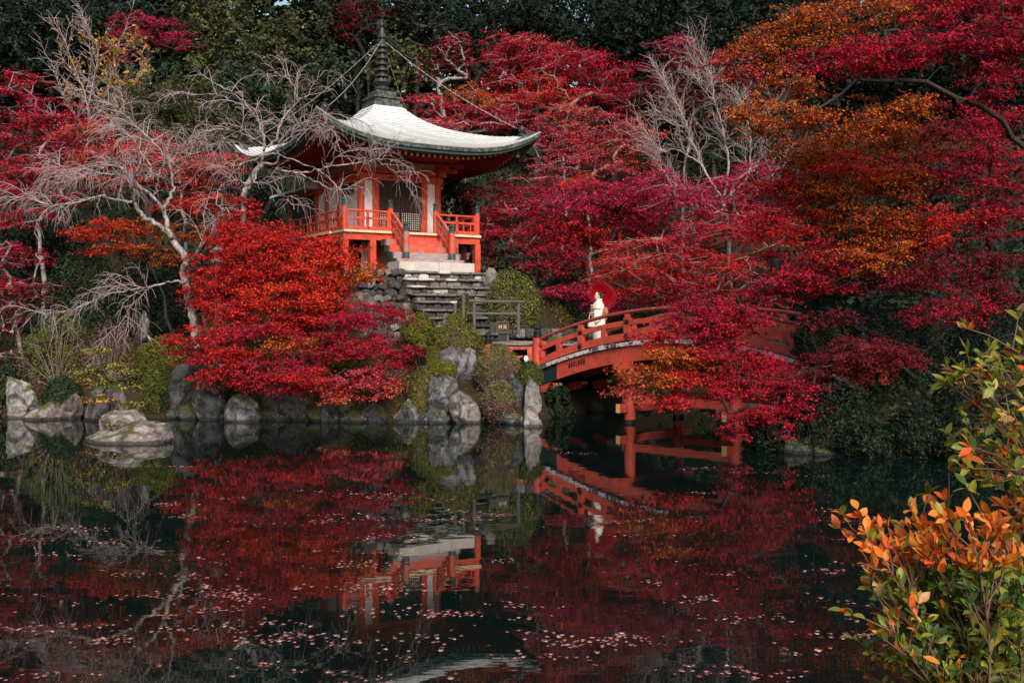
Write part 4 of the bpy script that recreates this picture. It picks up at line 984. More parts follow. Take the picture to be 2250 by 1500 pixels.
# parasol
ua = np.array((.52, .74, .41)); ua /= np.linalg.norm(ua); us = np.cross(ua, (0, 0, 1)); us /= np.linalg.norm(us); uv = np.cross(us, ua)
apex = P(1331, 640, 0 + (FOOT[1] + .25)); hl = W(*HAND[1][0])
apex = hl + ua * .0 + (P(1323, 647, FOOT[1] + .12) - hl); ucen = apex
pr_ = thing('parasol', hl, 'open red paper parasol held over the shoulder by the person on the bridge', 'parasol')
R_ = np.stack([us, uv, ua], 1); UR = .44
NR = 36
def cone(r0, r1, z0, z1, dz=0, nseg=2):
    V = []
    for i in range(nseg + 1):
        q = i / nseg
        for j in range(NR * 2):
            a = PI * j / NR; r = r0 + (r1 - r0) * q; z = z0 + (z1 - z0) * q - (.012 * (j % 2) * q) + dz; V.append(ucen + R_ @ np.array((r * math.cos(a), r * math.sin(a), z)))
    k = NR * 2; return MB().add(V, [(i * k + j, i * k + (j + 1) % k, (i + 1) * k + (j + 1) % k, (i + 1) * k + j) for i in range(nseg) for j in range(k)])
cone(.012, UR * .66, .13, .045).build('canopy', M_umb, pr_); cone(UR * .66, UR, .045, 0).build('canopy_rim', M_umbp, pr_)
ea, eb = [], []
for j in range(NR):
    a = 2 * PI * j / NR; ea.append(ucen + R_ @ np.array((.01 * math.cos(a), .01 * math.sin(a), .118))); eb.append(ucen + R_ @ np.array((UR * 1.015 * math.cos(a), UR * 1.015 * math.sin(a), -.014)))
link('ribs', edges_mesh('ribs', ea, eb, np.full(NR, .004), np.full(NR, .004), 4), M_umb, pr_)
tip = ucen + ua * .17; tl = (tip - hl)
MB().tube([tip, hl - tl * .12], .010, 8).build('shaft', M_bamb, pr_); shade_auto(MB().lathe(ucen, [(.03, .10), (.028, .135), (.012, .155)], 10, R_).build('ferrule', M_hair, pr_))
# bag
hb = W(*(HAND[-1][0] + np.array((0, .02, -.045)))); bg_ = thing('handbag', hb - np.array((0, 0, .42)), 'small pale pink handbag hanging from the hand of the person in the kimono', 'handbag')
bb = hb - np.array((0, 0, .25)); Rk = np.stack([fwd, rgt, (0, 0, 1)], 1)
o = MB().box(bb, (.21, .11, .19), Rk, .85).build('bag_body', M_bag, bg_)
bv = o.modifiers.new('b', 'BEVEL'); bv.width = .02; bv.segments = 2
MB().tube([bb + fwd * .08 + (0, 0, .09)] + [hb + fwd * .05 * q + (0, 0, -.015 * abs(q)) for q in (1, 0, -1)] + [bb - fwd * .08 + (0, 0, .09)], .010, 6).build('bag_handle', M_bag, bg_)

# ------------------------------------------------------------------ trees
LK, DK = .84, 1.25
def skeleton(trunk, pads, wts, r0, rmin=.010):
    """trunk polyline + pads -> edge arrays (a, b, ra, rb)"""
    pos = [np.array(trunk[0])]; par = [-1]
    for i in range(1, len(trunk)):
        a, b = np.array(trunk[i - 1]), np.array(trunk[i]); m = max(1, int(np.linalg.norm(b - a) / .45))
        for j in range(1, m + 1): pos.append(a + (b - a) * j / m + (rng.normal(0, .045, 3) if i > 1 or j > 1 else 0)); par.append(len(pos) - 2)
    root_n = len(pos); w_ = [0.0] * root_n
    mid = pos[-1]; order = np.argsort(np.linalg.norm(pads - mid, axis=1))
    lastq = max(1, int(root_n * .35))
    for oi in order:
        c = pads[oi]; A = np.array(pos); dd = A - c
        cost = np.linalg.norm(dd, axis=1) + .6 * np.maximum(0, dd[:, 2]); cost[:lastq] += 1.5
        k = int(np.argmin(cost)); a = pos[k]; ln_ = np.linalg.norm(c - a); m = max(2, int(ln_ / .4)); prev = k
        jit = rng.normal(0, .07 * ln_ ** .7, 3)
        for j in range(1, m + 1):
            q = j / m; p = a + (c - a) * q + np.array((0, 0, 1)) * .14 * ln_ * math.sin(PI * q) * (.4 if c[2] < a[2] else 1) + jit * math.sin(PI * q) + rng.normal(0, .03, 3) * (j < m)
            pos.append(p); par.append(prev); w_.append(0.0); prev = len(pos) - 1
        w_[prev] += wts[oi]
    w_ = np.array(w_); par = np.array(par)
    for i in range(len(pos) - 1, 0, -1): w_[par[i]] += w_[i]
    tp = np.ones(len(pos)); tp[:root_n] = np.linspace(1.0, .4, root_n)
    r = np.maximum(rmin, r0 * (w_ / w_[0]) ** .48 * tp); A = np.array(pos); i = np.arange(1, len(pos))
    return A[par[i]], A[i], np.minimum(r[par[i]], r[i] * 1.6), r[i]

def tree(name, label, blobs, D, base=None, pal='crimson', leaf=.085, dens=1.0, bark=None, r0=.16, padr=.75, flat=.22, group=None, cat='tree', twigs=5, lm=None, trunk=None, depth=.7, lean=None, rnd=.75, jit=.32, splay=.35):
    """blobs: (px, py, rx, ry[, dd[, palette]]) in photo pixels at distance D + dd"""
    lm = lm or M_leaf; bark = bark or M_barkd
    if cat == 'tree' and twigs: leaf *= LK; dens *= DK; r0 *= .8
    C, RR, PL = [], [], []
    for bl in blobs:
        px, py, rx, ry = bl[:4]; dd = bl[4] if len(bl) > 4 else 0; pl_ = bl[5] if len(bl) > 5 else pal
        d = D + dd; c = P(px, py, d); R3 = np.array((rx / F * d, max(rx / F * d * depth, .5), ry / F * d))
        flt = max(.35, min(1, R3[2] / padr * .9)); pr = padr * min(1, max(.55, R3[0] / (padr * 1.6)))
        n_ = max(3, int(5.4 * R3[0] * (R3[2] + .25) * (1 + .35 * R3[1]) / (pr * pr)))
        u = rng.normal(size=(n_, 3)); u /= np.linalg.norm(u, axis=1, keepdims=True); q = u * (rng.random((n_, 1)) ** .42) * R3 * np.array((1, 1, 1)) * .92
        for k in range(n_): C.append(c + q[k]); RR.append(pr * rng.uniform(.6, 1.25)); PL.append(pl_)
    C = np.array(C); RR = np.array(RR)
    g0 = gz(C[:, 0].mean(), C[:, 1].mean())
    if base is None: base = (C[:, 0].mean(), C[:, 1].mean() + .5)
    bz_ = gz(*base)
    ok = C[:, 2] > np.maximum(ground_h(C[:, 0], C[:, 1]), 0) + .12
    C, RR = C[ok], RR[ok]; PL = [p for p, k in zip(PL, ok) if k]
    npx = (RR / D * F) ** 2
    s_px = leaf / D * F
    cnt = np.maximum(12, (dens * 1.95 * npx / (s_px * s_px) * (.55 + flat))).astype(int)
    # sub clusters inside each pad
    pos, nrm, col, ea, eb = [], [], [], [], []
    for i in range(len(C)):
        n_ = cnt[i]; m = max(4, int(n_ / 13)); a = rng.random(m) * 2 * PI; rr = np.sqrt(rng.random(m)) * RR[i]
        cc = np.stack([np.cos(a) * rr, np.sin(a) * rr, rng.normal(0, flat * RR[i] * .55, m) - .22 * rr * rr / RR[i]], 1)
        idx = rng.integers(0, m, n_); sg_ = .13 * RR[i] ** .5
        tt = np.ones((n_, 1)) if not twigs else rng.uniform(.25, 1.22, (n_, 1)) ** .8; sk = 1.0 if not twigs else .62
        p = C[i] + cc[idx] * tt + rng.normal(0, 1, (n_, 3)) * np.array((sg_, sg_, sg_ * (.35 + flat * .8))) * sk
        out = p - C[i] + np.array((0, 0, RR[i] * .4)); out /= np.linalg.norm(out, axis=1, keepdims=True) + 1e-6
        pos.append(p); nrm.append(out * splay + np.array((0, -.12, .55)) + rng.normal(0, rnd * .6, (n_, 3))); col.append(pal_cols(PL[i], m, idx, jit))
        if twigs:
            for k in rng.integers(0, m, min(twigs, m)): ea.append(C[i]); eb.append(C[i] + cc[k])
    pos = np.concatenate(pos); nrm = np.concatenate(nrm); col = np.concatenate(col)
    root = thing(name, (base[0], base[1], bz_), label, cat, group)
    if trunk is None:
        ctr = C.mean(0); top = np.array((ctr[0] * .75 + base[0] * .25, ctr[1] * .75 + base[1] * .25, max(bz_ + .5, bz_ + (C[:, 2].mean() - bz_) * .62)))
        b0 = np.array((base[0], base[1], bz_ - .25)); md = (b0 + top) / 2 + np.array((rng.uniform(-.2, .2), 0, 0)); trunk = [b0, md, top]
    a, b, ra, rb = skeleton(trunk, C, cnt.astype(float), r0)
    link('trunk', edges_mesh('trunk', a, b, ra, rb, 5 if D < 40 else 4), bark, root)
    if twigs:
        ea, eb = np.array(ea), np.array(eb); link('twigs', edges_mesh('twigs', ea, eb, np.full(len(ea), .011), np.full(len(ea), .005), 3), bark, root)['kind'] = 'stuff'
    link('crown', leaves_mesh('crown', pos, nrm, leaf * np.exp(rng.normal(0, .22, len(pos))), col), lm, root)
    STAT[name] = STAT.get(name, 0) + len(pos)
    return root
STAT = {}

# ---- far evergreens on the hillside
FAR = [(60, 60, 150, 110, 62, 'dark', 'dark evergreen at the upper left corner of the hillside, behind the crimson maples'),
 (180, 40, 110, 90, 66, 'dark', 'dark broadleaf evergreen behind the bare yellow-leaved tree'),
 (490, 110, 90, 90, 52, 'olive', 'olive-leaved evergreen above the bare cherry trees on the hillside'),
 (470, 20, 110, 60, 60, 'olive', 'olive evergreen standing uphill of the olive-leaved evergreen over the cherry trees'),
 (645, 90, 80, 110, 50, 'olive', 'tall olive evergreen left of the temple spire'),
 (740, 150, 60, 80, 48, 'deep', 'deep green evergreen just left of the temple spire, behind the roof'),
 (560, 190, 110, 90, 46, 'deep', 'shaded green tree behind the bare cherry twigs and the left eave'),
 (880, 130, 70, 90, 47, 'olive', 'yellowish olive evergreen just right of the temple spire'),
 (900, 30, 100, 60, 58, 'dark', 'dark evergreen high on the slope above the olive tree by the spire'),
 (760, 20, 100, 60, 60, 'dark', 'very dark evergreen on the hillside behind the tip of the spire'),
 (1030, 60, 100, 90, 62, 'dark', 'dark evergreen uphill between the spire and the crimson hillside maple'),
 (1180, 20, 130, 70, 64, 'dark', 'dark evergreen above the large crimson hillside maple'),
 (1330, 60, 110, 90, 60, 'dark', 'blackish green evergreen right of the large crimson hillside maple'),
 (1460, 40, 110, 110, 58, 'dark', 'blackish green evergreen behind the grey bare branches on the slope'),
 (1580, 90, 100, 120, 54, 'dark', 'blackish evergreen behind the orange maple over the bridge'),
 (1500, 230, 120, 90, 48, 'dark', 'shaded evergreen behind the leafless grey tree'),
 (1700, 40, 150, 120, 56, 'dark', 'dark evergreen hidden behind the upper orange maple'),
 (1900, 100, 200, 150, 54, 'dark', 'dark evergreen behind the crimson sprays of the big right maple'),
 (2150, 100, 180, 150, 52, 'dark', 'dark evergreen behind the dark-limbed maple at the right edge'),
 (330, 30, 90, 60, 64, 'dark', 'dark evergreen behind the wine red hillside maple'),
 (1000, 420, 60, 70, 39, 'deep', 'dark glossy evergreen beside the right front column of the temple hall'),
 (1120, 580, 70, 50, 35, 'deep', 'low dark evergreen behind the round clipped bush'),
 (560, 420, 60, 60, 40, 'dark', 'dark evergreen in the gap left of the lattice wing'),
 (330, 230, 110, 110, 50, 'deep', 'mid green evergreen behind the pale olive willow-like tree'),
 (100, 500, 120, 90, 40, 'deep', 'shaded evergreen behind the crimson maples at the left edge'),
 (1700, 300, 150, 130, 44, 'dark', 'dark evergreen deep behind the orange maple sprays'),
 (1950, 420, 220, 180, 38, 'dark', 'dark evergreen in the shade behind the right bank maples'),
]
for i, (px, py, rx, ry, D, pl_, lb) in enumerate(FAR):
    bl = [(px, py, rx, ry), (px + rx * rng.uniform(-.5, .5), py + ry * .7, rx * .9, ry * .7, .8), (px + rx * rng.uniform(-.6, .6), py + ry * .1, rx * .6, ry * .6, -1.2)]
    tree('evergreen_tree', lb, bl, D, pal=pl_, leaf=.21 if D > 45 else .15, dens=.85, padr=1.1, flat=.75, r0=.25, twigs=0, splay=.9, rnd=.7, lm=M_gloss, cat='tree')
# rows above the frame that close the hillside and darken the mirror
for i in range(40):
    px = -420 + (i % 22) * 150 + (75 if i > 21 else 0) + rng.uniform(-40, 40); D = (78 if i < 22 else 70) + rng.uniform(-4, 8)
    top = -150 if abs(px - 1010) > 170 else -40
    lb = 'tall dark cedar-like evergreen closing the ridge behind the hillside trees'
    tree('ridge_tree', lb, [(px, top + 60, 90, 110), (px + rng.uniform(-30, 30), top + 190, 125, 110), (px, top + 320, 140, 100)], D, pal='dark', leaf=.72, dens=.85, padr=1.9, flat=.7, r0=.4, twigs=0, splay=.9, rnd=.7, lm=M_gloss, group='evergreens along the ridge')

# ---- red maples behind and around the hall
G = dict(leaf=.10, bark=M_barkg)
tree('maple_tree', 'large crimson maple on the hillside right of the temple spire', [(1190, 130, 150, 60), (1110, 110, 80, 50), (1300, 170, 130, 70, 1), (1180, 210, 150, 50, -1, 'red'), (1390, 200, 90, 60, 1, 'crimson'), (1180, 95, 60, 20, 0, 'coral')], 47, pal='crimson', dens=.9, padr=1.0, **G)
tree('maple_tree', 'rusty red maple spreading behind the right half of the temple roof', [(960, 225, 80, 40), (1050, 215, 80, 35, 0, 'rust'), (1080, 260, 110, 40, 0, 'crimson'), (990, 270, 80, 30, -1, 'pink')], 43, pal='crimson', dens=.95, **G)
tree('maple_tree', 'small thin crimson maple with pale limbs just right of the spire', [(950, 120, 50, 45), (1000, 90, 45, 25), (930, 165, 45, 25), (1020, 140, 30, 40)], 52, pal='crimson', dens=.5, leaf=.11, bark=M_barkp, twigs=8)
tree('maple_tree', 'pinkish red maple with pale twigs above the upturned roof corner', [(1260, 270, 90, 50, 0, 'coral'), (1330, 300, 120, 60), (1230, 330, 90, 60), (1400, 330, 90, 60, 0, 'coral'), (1300, 370, 120, 40), (1190, 290, 50, 50, 1)], 40, pal='pink', dens=.85, leaf=.09, bark=M_barkp, twigs=9)
tree('maple_tree', 'dim magenta maple on the slope behind the leafless grey tree', [(1500, 150, 110, 60), (1560, 230, 100, 60), (1480, 110, 60, 40, 0, 'magenta'), (1430, 220, 70, 50)], 46, pal='wine', dens=.8, leaf=.10, bark=M_barkp, twigs=8)
tree('maple_tree', 'crimson maple spreading low behind the veranda and the round bush', [(1130, 470, 100, 50), (1100, 540, 80, 50), (1190, 420, 100, 50, 1), (1060, 500, 40, 60), (1180, 545, 90, 50), (1080, 420, 60, 30)], 36, pal='crimson', dens=1.0, leaf=.085, bark=M_barkp, twigs=6)
tree('maple_tree', 'magenta red maple with dark forking limbs behind the parasol', [(1300, 440, 130, 50, 0, 'magenta'), (1400, 420, 130, 55, 0, 'magenta'), (1270, 400, 60, 24, .5, 'scarlet'), (1290, 510, 130, 45, 0, 'red'), (1400, 500, 110, 50), (1220, 500, 90, 50), (1230, 570, 80, 40)], 33.5, base=(2.6, 34.6), pal='crimson', dens=1.0, leaf=.08, twigs=6, r0=.18)
tree('maple_tree', 'low purple crimson maple branch reaching left beside the parasol', [(1250, 640, 70, 20), (1300, 665, 60, 35), (1370, 665, 50, 30), (1215, 640, 30, 12)], 32.8, base=(2.7, 33.4), pal='magenta', dens=1.0, leaf=.075, padr=.5, r0=.09)
tree('maple_tree', 'red maple with pale lichened limbs hanging over the crown of the bridge', [(1440, 560, 140, 55), (1380, 610, 110, 40), (1540, 590, 140, 60), (1480, 640, 130, 40, 0, 'crimson'), (1620, 640, 120, 50, 0, 'crimson'), (1540, 510, 120, 50, 0, 'crimson')], 29.8, base=(4.2, 32.8), pal='red', dens=1.0, leaf=.075, bark=M_barkg, twigs=8, r0=.17)
tree('maple_tree', 'bright crimson maple massed below the leafless grey tree', [(1560, 430, 120, 50), (1650, 400, 100, 60), (1480, 410, 90, 50), (1620, 480, 130, 50, 0, 'crimson'), (1700, 500, 90, 60, 0, 'red')], 31, base=(7, 33), pal='magenta', dens=1.0, leaf=.08, bark=M_barkg, twigs=7)
tree('maple_tree', 'dull wine red maple on the dark slope above the temple spire', [(800, 25, 80, 35), (860, 45, 60, 30), (770, 60, 50, 30)], 58, pal='wine', dens=.6, leaf=.13, twigs=4)
# ---- left side
tree('maple_tree', 'crimson maple at the left edge with thin pale limbs', [(30, 230, 80, 90), (90, 320, 90, 80), (20, 360, 70, 80), (150, 270, 70, 70), (60, 440, 90, 60), (130, 400, 90, 60)], 36, pal='crimson', dens=1.0, leaf=.09, bark=M_barkp, twigs=6)
tree('maple_tree', 'coral red maple seen through the bare cherry twigs', [(200, 290, 90, 40), (280, 330, 120, 50), (380, 350, 110, 50), (430, 390, 90, 50), (300, 390, 110, 40), (470, 360, 70, 40), (220, 360, 90, 45)], 35, pal='coral', dens=1.05, leaf=.085, twigs=4)
tree('maple_tree', 'orange red maple with flat leaf tiers in front of dark shrubs', [(250, 490, 80, 14), (210, 515, 70, 16), (290, 535, 80, 18, 0, 'orange'), (240, 555, 60, 14), (330, 500, 70, 24, 0, 'orange'), (360, 560, 60, 24, 0, 'rust'), (420, 450, 70, 40), (440, 510, 50, 30, 0, 'rust')], 32, base=(-10.3, 32.6), pal='scarlet', dens=1.1, leaf=.075, padr=.55, flat=.14, r0=.10)
tree('maple_tree', 'faded crimson maple drooping at the left edge near the shore', [(30, 560, 70, 40), (20, 620, 70, 40), (60, 660, 80, 30, 0, 'wine'), (20, 710, 50, 40, 0, 'wine'), (90, 625, 60, 20, 0, 'wine'), (5, 790, 22, 30, -1)], 30.5, pal='crimson', dens=.9, leaf=.075, bark=M_barkp, twigs=6)
tree('maple_tree', 'wine red hillside maple above the yellow-leaved tree', [(340, 70, 90, 40), (400, 95, 60, 30), (280, 50, 60, 35), (250, 110, 40, 40)], 54, pal='magenta', dens=.6, leaf=.12, twigs=5)
tree('willow_tree', 'pale olive willow-like tree left of the temple roof', [(400, 220, 90, 60), (350, 260, 70, 60), (450, 270, 80, 60), (400, 300, 110, 40), (310, 220, 40, 50), (540, 280, 60, 40)], 38.5, pal='olive', dens=.9, leaf=.10, flat=.6, bark=M_barkp, twigs=5, lm=M_leaf)
# ---- the two showpiece maples in front of the hall
T = [P(665, 830, 28.4) - np.array((0, 0, .3)), P(650, 760, 28.4), P(630, 690, 28.4), P(622, 620, 28.4)]
tree('maple_tree', 'bright scarlet maple in front of the left side of the temple hall', [(580, 520, 80, 36, .4, 'red'), (530, 470, 40, 40, .6, 'red'), (560, 570, 110, 60, 0, 'red'), (680, 572, 100, 45, 0, 'scarlet'), (750, 600, 70, 55, 0, 'scarlet'), (480, 600, 70, 60, .3, 'red'), (620, 640, 140, 45, -.3, 'scarlet'), (735, 548, 55, 26, .3, 'scarlet'), (700, 650, 100, 35, -.2, 'scarlet'), (800, 600, 45, 30, -.2, 'orange'), (440, 580, 30, 40, .4, 'red'), (550, 670, 90, 35, -.3, 'red'), (640, 590, 110, 60, .5, 'red'), (560, 620, 120, 50, .6, 'red'), (535, 455, 40, 26, .5, 'red'), (490, 520, 60, 50, .5, 'red'), (560, 530, 100, 50, .2, 'red'), (670, 530, 60, 28, .4, 'red'), (600, 705, 110, 24, -.3, 'red'), (500, 680, 80, 26, -.2, 'red'), (700, 690, 90, 24, -.3, 'scarlet'), (450, 640, 50, 40, .2, 'red')], 28.6, base=(T[0][0], 28.4), trunk=T, dens=1.15, leaf=.075, padr=.6, flat=.26, twigs=5, r0=.13)
T = [P(698, 868, 27.7) - np.array((0, 0, .3)), P(690, 830, 27.6), P(680, 790, 27.5)]
tree('maple_tree', 'low crimson maple spreading over the shore rocks', [(450, 740, 70, 35, .2, 'red'), (420, 780, 50, 30, .2), (500, 790, 80, 40, 0, 'red'), (560, 730, 90, 30, .2), (620, 800, 90, 40, -.2), (790, 700, 90, 35, .2), (830, 680, 60, 25, .3), (720, 760, 100, 40, 0), (800, 760, 90, 40, -.2), (870, 780, 60, 26, -.3), (690, 830, 90, 28, -.5, 'red'), (780, 830, 90, 35, -.5, 'pink'), (830, 855, 40, 20, -.6, 'coral'), (740, 865, 60, 16, -.6, 'coral'), (620, 850, 60, 20, -.4), (560, 820, 70, 24, -.2), (640, 760, 80, 30, .2, 'rust'), (460, 830, 40, 20, 0, 'red'), (385, 745, 30, 14, .1, 'red')], 27.2, base=(T[0][0], 27.7), trunk=T, dens=1.2, leaf=.068, padr=.5, flat=.2, twigs=5, r0=.10)
# ---- right bank: big maples with dark limbs
T = [np.array((11.6, 21.6, gz(11.6, 21.6) - .3)), P(2330, 500, 21), P(2270, 330, 20.3), P(2150, 235, 19.8), P(2040, 180, 19.5), P(1990, 172, 19.4), P(1880, 180, 19.2), P(1800, 235, 19.0), P(1700, 275, 18.9)]
tree('maple_tree', 'big dark-limbed maple at the right edge with crimson upper and orange outer sprays', [(1850, 130, 130, 45), (1980, 110, 140, 50), (2100, 70, 140, 60, .3), (2190, 170, 90, 90, .4), (1800, 60, 140, 45, .6, 'rust'), (1680, 100, 100, 50, .6, 'rust'), (1620, 150, 60, 45, .6, 'coral'), (1730, 180, 100, 45, .3, 'rust'), (1700, 250, 120, 50, 0, 'orange'), (1830, 270, 110, 45, .2, 'rust'), (1950, 240, 90, 50, .4, 'rust'), (2060, 270, 90, 60, .5, 'wine'), (1930, 20, 150, 40, .6, 'rust'), (2120, 10, 140, 40, .6), (2230, 60, 60, 90, .2)], 19.2, base=(11.6, 21.6), trunk=T, pal='crimson', dens=1.12, leaf=.062, padr=.5, flat=.24, twigs=4, r0=.10)
T = [np.array((10.3, 23.2, gz(10.3, 23.2) - .3)), P(2190, 640, 22.6), P(2160, 500, 22.2), P(2130, 450, 22), P(2060, 462, 21.8), P(1960, 510, 21.5)]
tree('maple_tree', 'broad orange and red maple filling the right bank behind the crimson sprays', [(1850, 370, 140, 50, 0, 'scarlet'), (2000, 300, 130, 50, .6, 'rust'), (1880, 310, 130, 40, .6, 'rust'), (2180, 260, 90, 60, .6), (1720, 400, 90, 50, .3, 'red'), (1960, 540, 120, 40, .3, 'red'), (1760, 330, 90, 45, 0, 'rust'), (1950, 400, 130, 50, 0, 'orange'), (1800, 440, 130, 50, 0, 'rust'), (1900, 480, 150, 50, 0, 'rust'), (1730, 500, 100, 50, 0, 'red'), (2060, 370, 110, 60), (2170, 350, 90, 80), (2190, 450, 80, 80), (2050, 500, 130, 60, 0, 'red'), (1900, 560, 130, 50, -.3, 'rust'), (2020, 600, 150, 50, -.4, 'wine'), (2170, 570, 110, 70, -.2, 'wine'), (1780, 570, 120, 50, -.2, 'crimson'), (2200, 640, 80, 40, -.3, 'wine'), (2080, 680, 90, 40, -.4, 'crimson')], 21.8, base=(10.3, 23.2), trunk=T, pal='crimson', dens=1.2, leaf=.066, padr=.55, flat=.22, twigs=4, r0=.13)
T = [np.array((8.9, 22.4, gz(8.9, 22.4) - .3)), P(2010, 830, 22.2), P(1930, 775, 22.0), P(1830, 790, 21.8), P(1720, 830, 21.7), P(1600, 830, 21.6)]
tree('maple_tree', 'crimson and orange maple leaning out from the right bank in front of the bridge', [(1600, 690, 90, 40, 0), (1740, 625, 130, 38, .2), (1520, 700, 80, 36, 0), (1610, 720, 70, 40, .1), (1560, 660, 90, 36, .1), (1820, 700, 60, 26, .1, 'wine'), (1640, 790, 60, 34, .1, 'red'), (1560, 730, 100, 40, 0, 'crimson'), (1590, 770, 80, 40, 0, 'crimson'), (1545, 800, 60, 28, 0, 'orange'), (1500, 780, 90, 40, 0, 'orange'), (1430, 820, 80, 40, -.1, 'orange'), (1390, 860, 50, 22, -.1, 'coral'), (1500, 850, 100, 40, -.2, 'red'), (1590, 840, 90, 40, -.2, 'crimson'), (1720, 850, 110, 40, -.3), (1660, 910, 80, 35, -.4), (1620, 950, 40, 22, -.5), (1820, 800, 110, 40, -.2, 'wine'), (1900, 760, 110, 40, -.2, 'wine'), (1780, 900, 60, 24, -.4), (1970, 790, 90, 30, -.3, 'wine'), (1440, 740, 50, 30, .1, 'red'), (1470, 880, 60, 14, -.2, 'red'), (1730, 950, 25, 20, -.5), (1680, 800, 70, 26, .2, 'crimson')], 21.6, base=(8.9, 22.4), trunk=T, pal='crimson', dens=1.15, leaf=.06, padr=.45, flat=.2, twigs=5, r0=.09)

# ------------------------------------------------------------------ leafless trees
def catmull(p, m=6):
    p = np.array(p, float); q = np.concatenate([[2 * p[0] - p[1]], p, [2 * p[-1] - p[-2]]]); out = []
    for i in range(1, len(q) - 2):
        for t_ in np.linspace(0, 1, m, endpoint=False):
            a, b, c, d = q[i - 1], q[i], q[i + 1], q[i + 2]
            out.append(.5 * ((2 * b) + (c - a) * t_ + (2 * a - 5 * b + 4 * c - d) * t_ ** 2 + (3 * b - a - 3 * c + d) * t_ ** 3))
    out.append(p[-1]); return np.array(out)
def bare_tree(name, label, limbs, D, base_px, droop=.5, l1=(.7, 1.5), l2=(.25, .6), step1=.16, step2=.07, bark=None, twig=None, rt=.0036, up=.45, extra=None, cat='tree', wob=.5, k1=1.0):
    bark = bark or M_barkp; twig = twig or M_barkt
    b0 = P(*base_px, D); root = thing(name, (b0[0], b0[1], gz(b0[0], b0[1])), label, cat); mb = MB()
    A, B, RA, RB_ = [], [], [], []
    def path(p, d, ln_, r0, r1, n_, dr, keep):
        pts = [np.array(p)]; d = np.array(d) / np.linalg.norm(d); st_ = ln_ / n_
        for j in range(n_):
            d = d + np.array((0, 0, -dr * st_ * (j + .5) / n_ * 2.2)) + rng.normal(0, .13, 3); d /= np.linalg.norm(d)
            pts.append(pts[-1] + d * st_)
        pts = np.array(pts)
        for j in range(n_):
            A.append(pts[j]); B.append(pts[j + 1]); RA.append(r0 + (r1 - r0) * j / n_); RB_.append(r0 + (r1 - r0) * (j + 1) / n_)
        return pts
    ends = []
    for (pp, r0, r1, dd0, dd1, tw) in limbs:
        w_ = np.array([P(x, y, D + dd0 + (dd1 - dd0) * i / max(1, len(pp) - 1) + rng.uniform(-.12, .12) * (0 < i < len(pp) - 1)) for i, (x, y) in enumerate(pp)])
        c = catmull(w_, 6); c[1:-1] += rng.normal(0, .018, (len(c) - 2, 3)); rr = np.linspace(r0 * k1, r1, len(c)); mb.tube(c, rr, 8)
        seg = np.linalg.norm(np.diff(c, axis=0), axis=1); cum = np.concatenate([[0], np.cumsum(seg)]); tot = cum[-1]
        if not tw: continue
        s = tot * tw
        while s < tot:
            i = min(np.searchsorted(cum, s) - 1, len(c) - 2); i = max(i, 0); p = c[i] + (c[i + 1] - c[i]) * ((s - cum[i]) / (seg[i] + 1e-6)); tg = (c[i + 1] - c[i]) / (seg[i] + 1e-6)
            rd = rng.normal(size=3); rd -= tg * (rd @ tg); rd /= np.linalg.norm(rd); rd[2] = abs(rd[2]) * up * 2 + rd[2] * (1 - up) * .5
            d = tg * rng.uniform(.4, 1.0) + rd * rng.uniform(.5, 1.0) + np.array((0, 0, up * .5)); ln_ = rng.uniform(*l1) * (1.0 if s < tot * .95 else 1.2)
            pts = path(p, d, ln_, .014, .005, 7, droop, True)
            u = .12
            cu = np.linspace(0, ln_, len(pts))
            while u < ln_:
                j = min(int(u / ln_ * 7), 6); q = pts[j] + (pts[j + 1] - pts[j]) * (u / ln_ * 7 - j); td = (pts[j + 1] - pts[j]); td /= np.linalg.norm(td)
                rd = rng.normal(size=3); rd -= td * (rd @ td); rd /= np.linalg.norm(rd)
                e = path(q, td * .8 + rd * .8 + np.array((0, 0, .1)), rng.uniform(*l2), rt * 1.7, rt, 3, droop * 2.2, False); ends.append(e[-1]); ends.append(e[1])
                u += step2 * rng.uniform(.6, 1.6)
            s += step1 * rng.uniform(.5, 1.6)
    mb.build('trunk', bark, root, True)
    link('twigs', edges_mesh('twigs', A, B, np.array(RA), np.array(RB_), 3), twig, root)['kind'] = 'stuff'
    if extra:
        pal_, n_, reg = extra; e = np.array(ends); ex = e[:, 0] / e[:, 1] * F + 1125; ok = reg(ex, YH - (e[:, 2] - H) / e[:, 1] * F); e = e[ok]; e = e[rng.integers(0, len(e), n_)] + rng.normal(0, .05, (n_, 3))
        link('leaves', leaves_mesh('leaves', e, rng.normal(0, 1, (n_, 3)), np.full(n_, .13), pal_cols(pal_, n_, np.arange(n_))), M_leaf, root)
    return root
Q = lambda l: [(x / 3.0, y / 3.0 + 100) for x, y in l]     # points read off an enlargement of the upper left
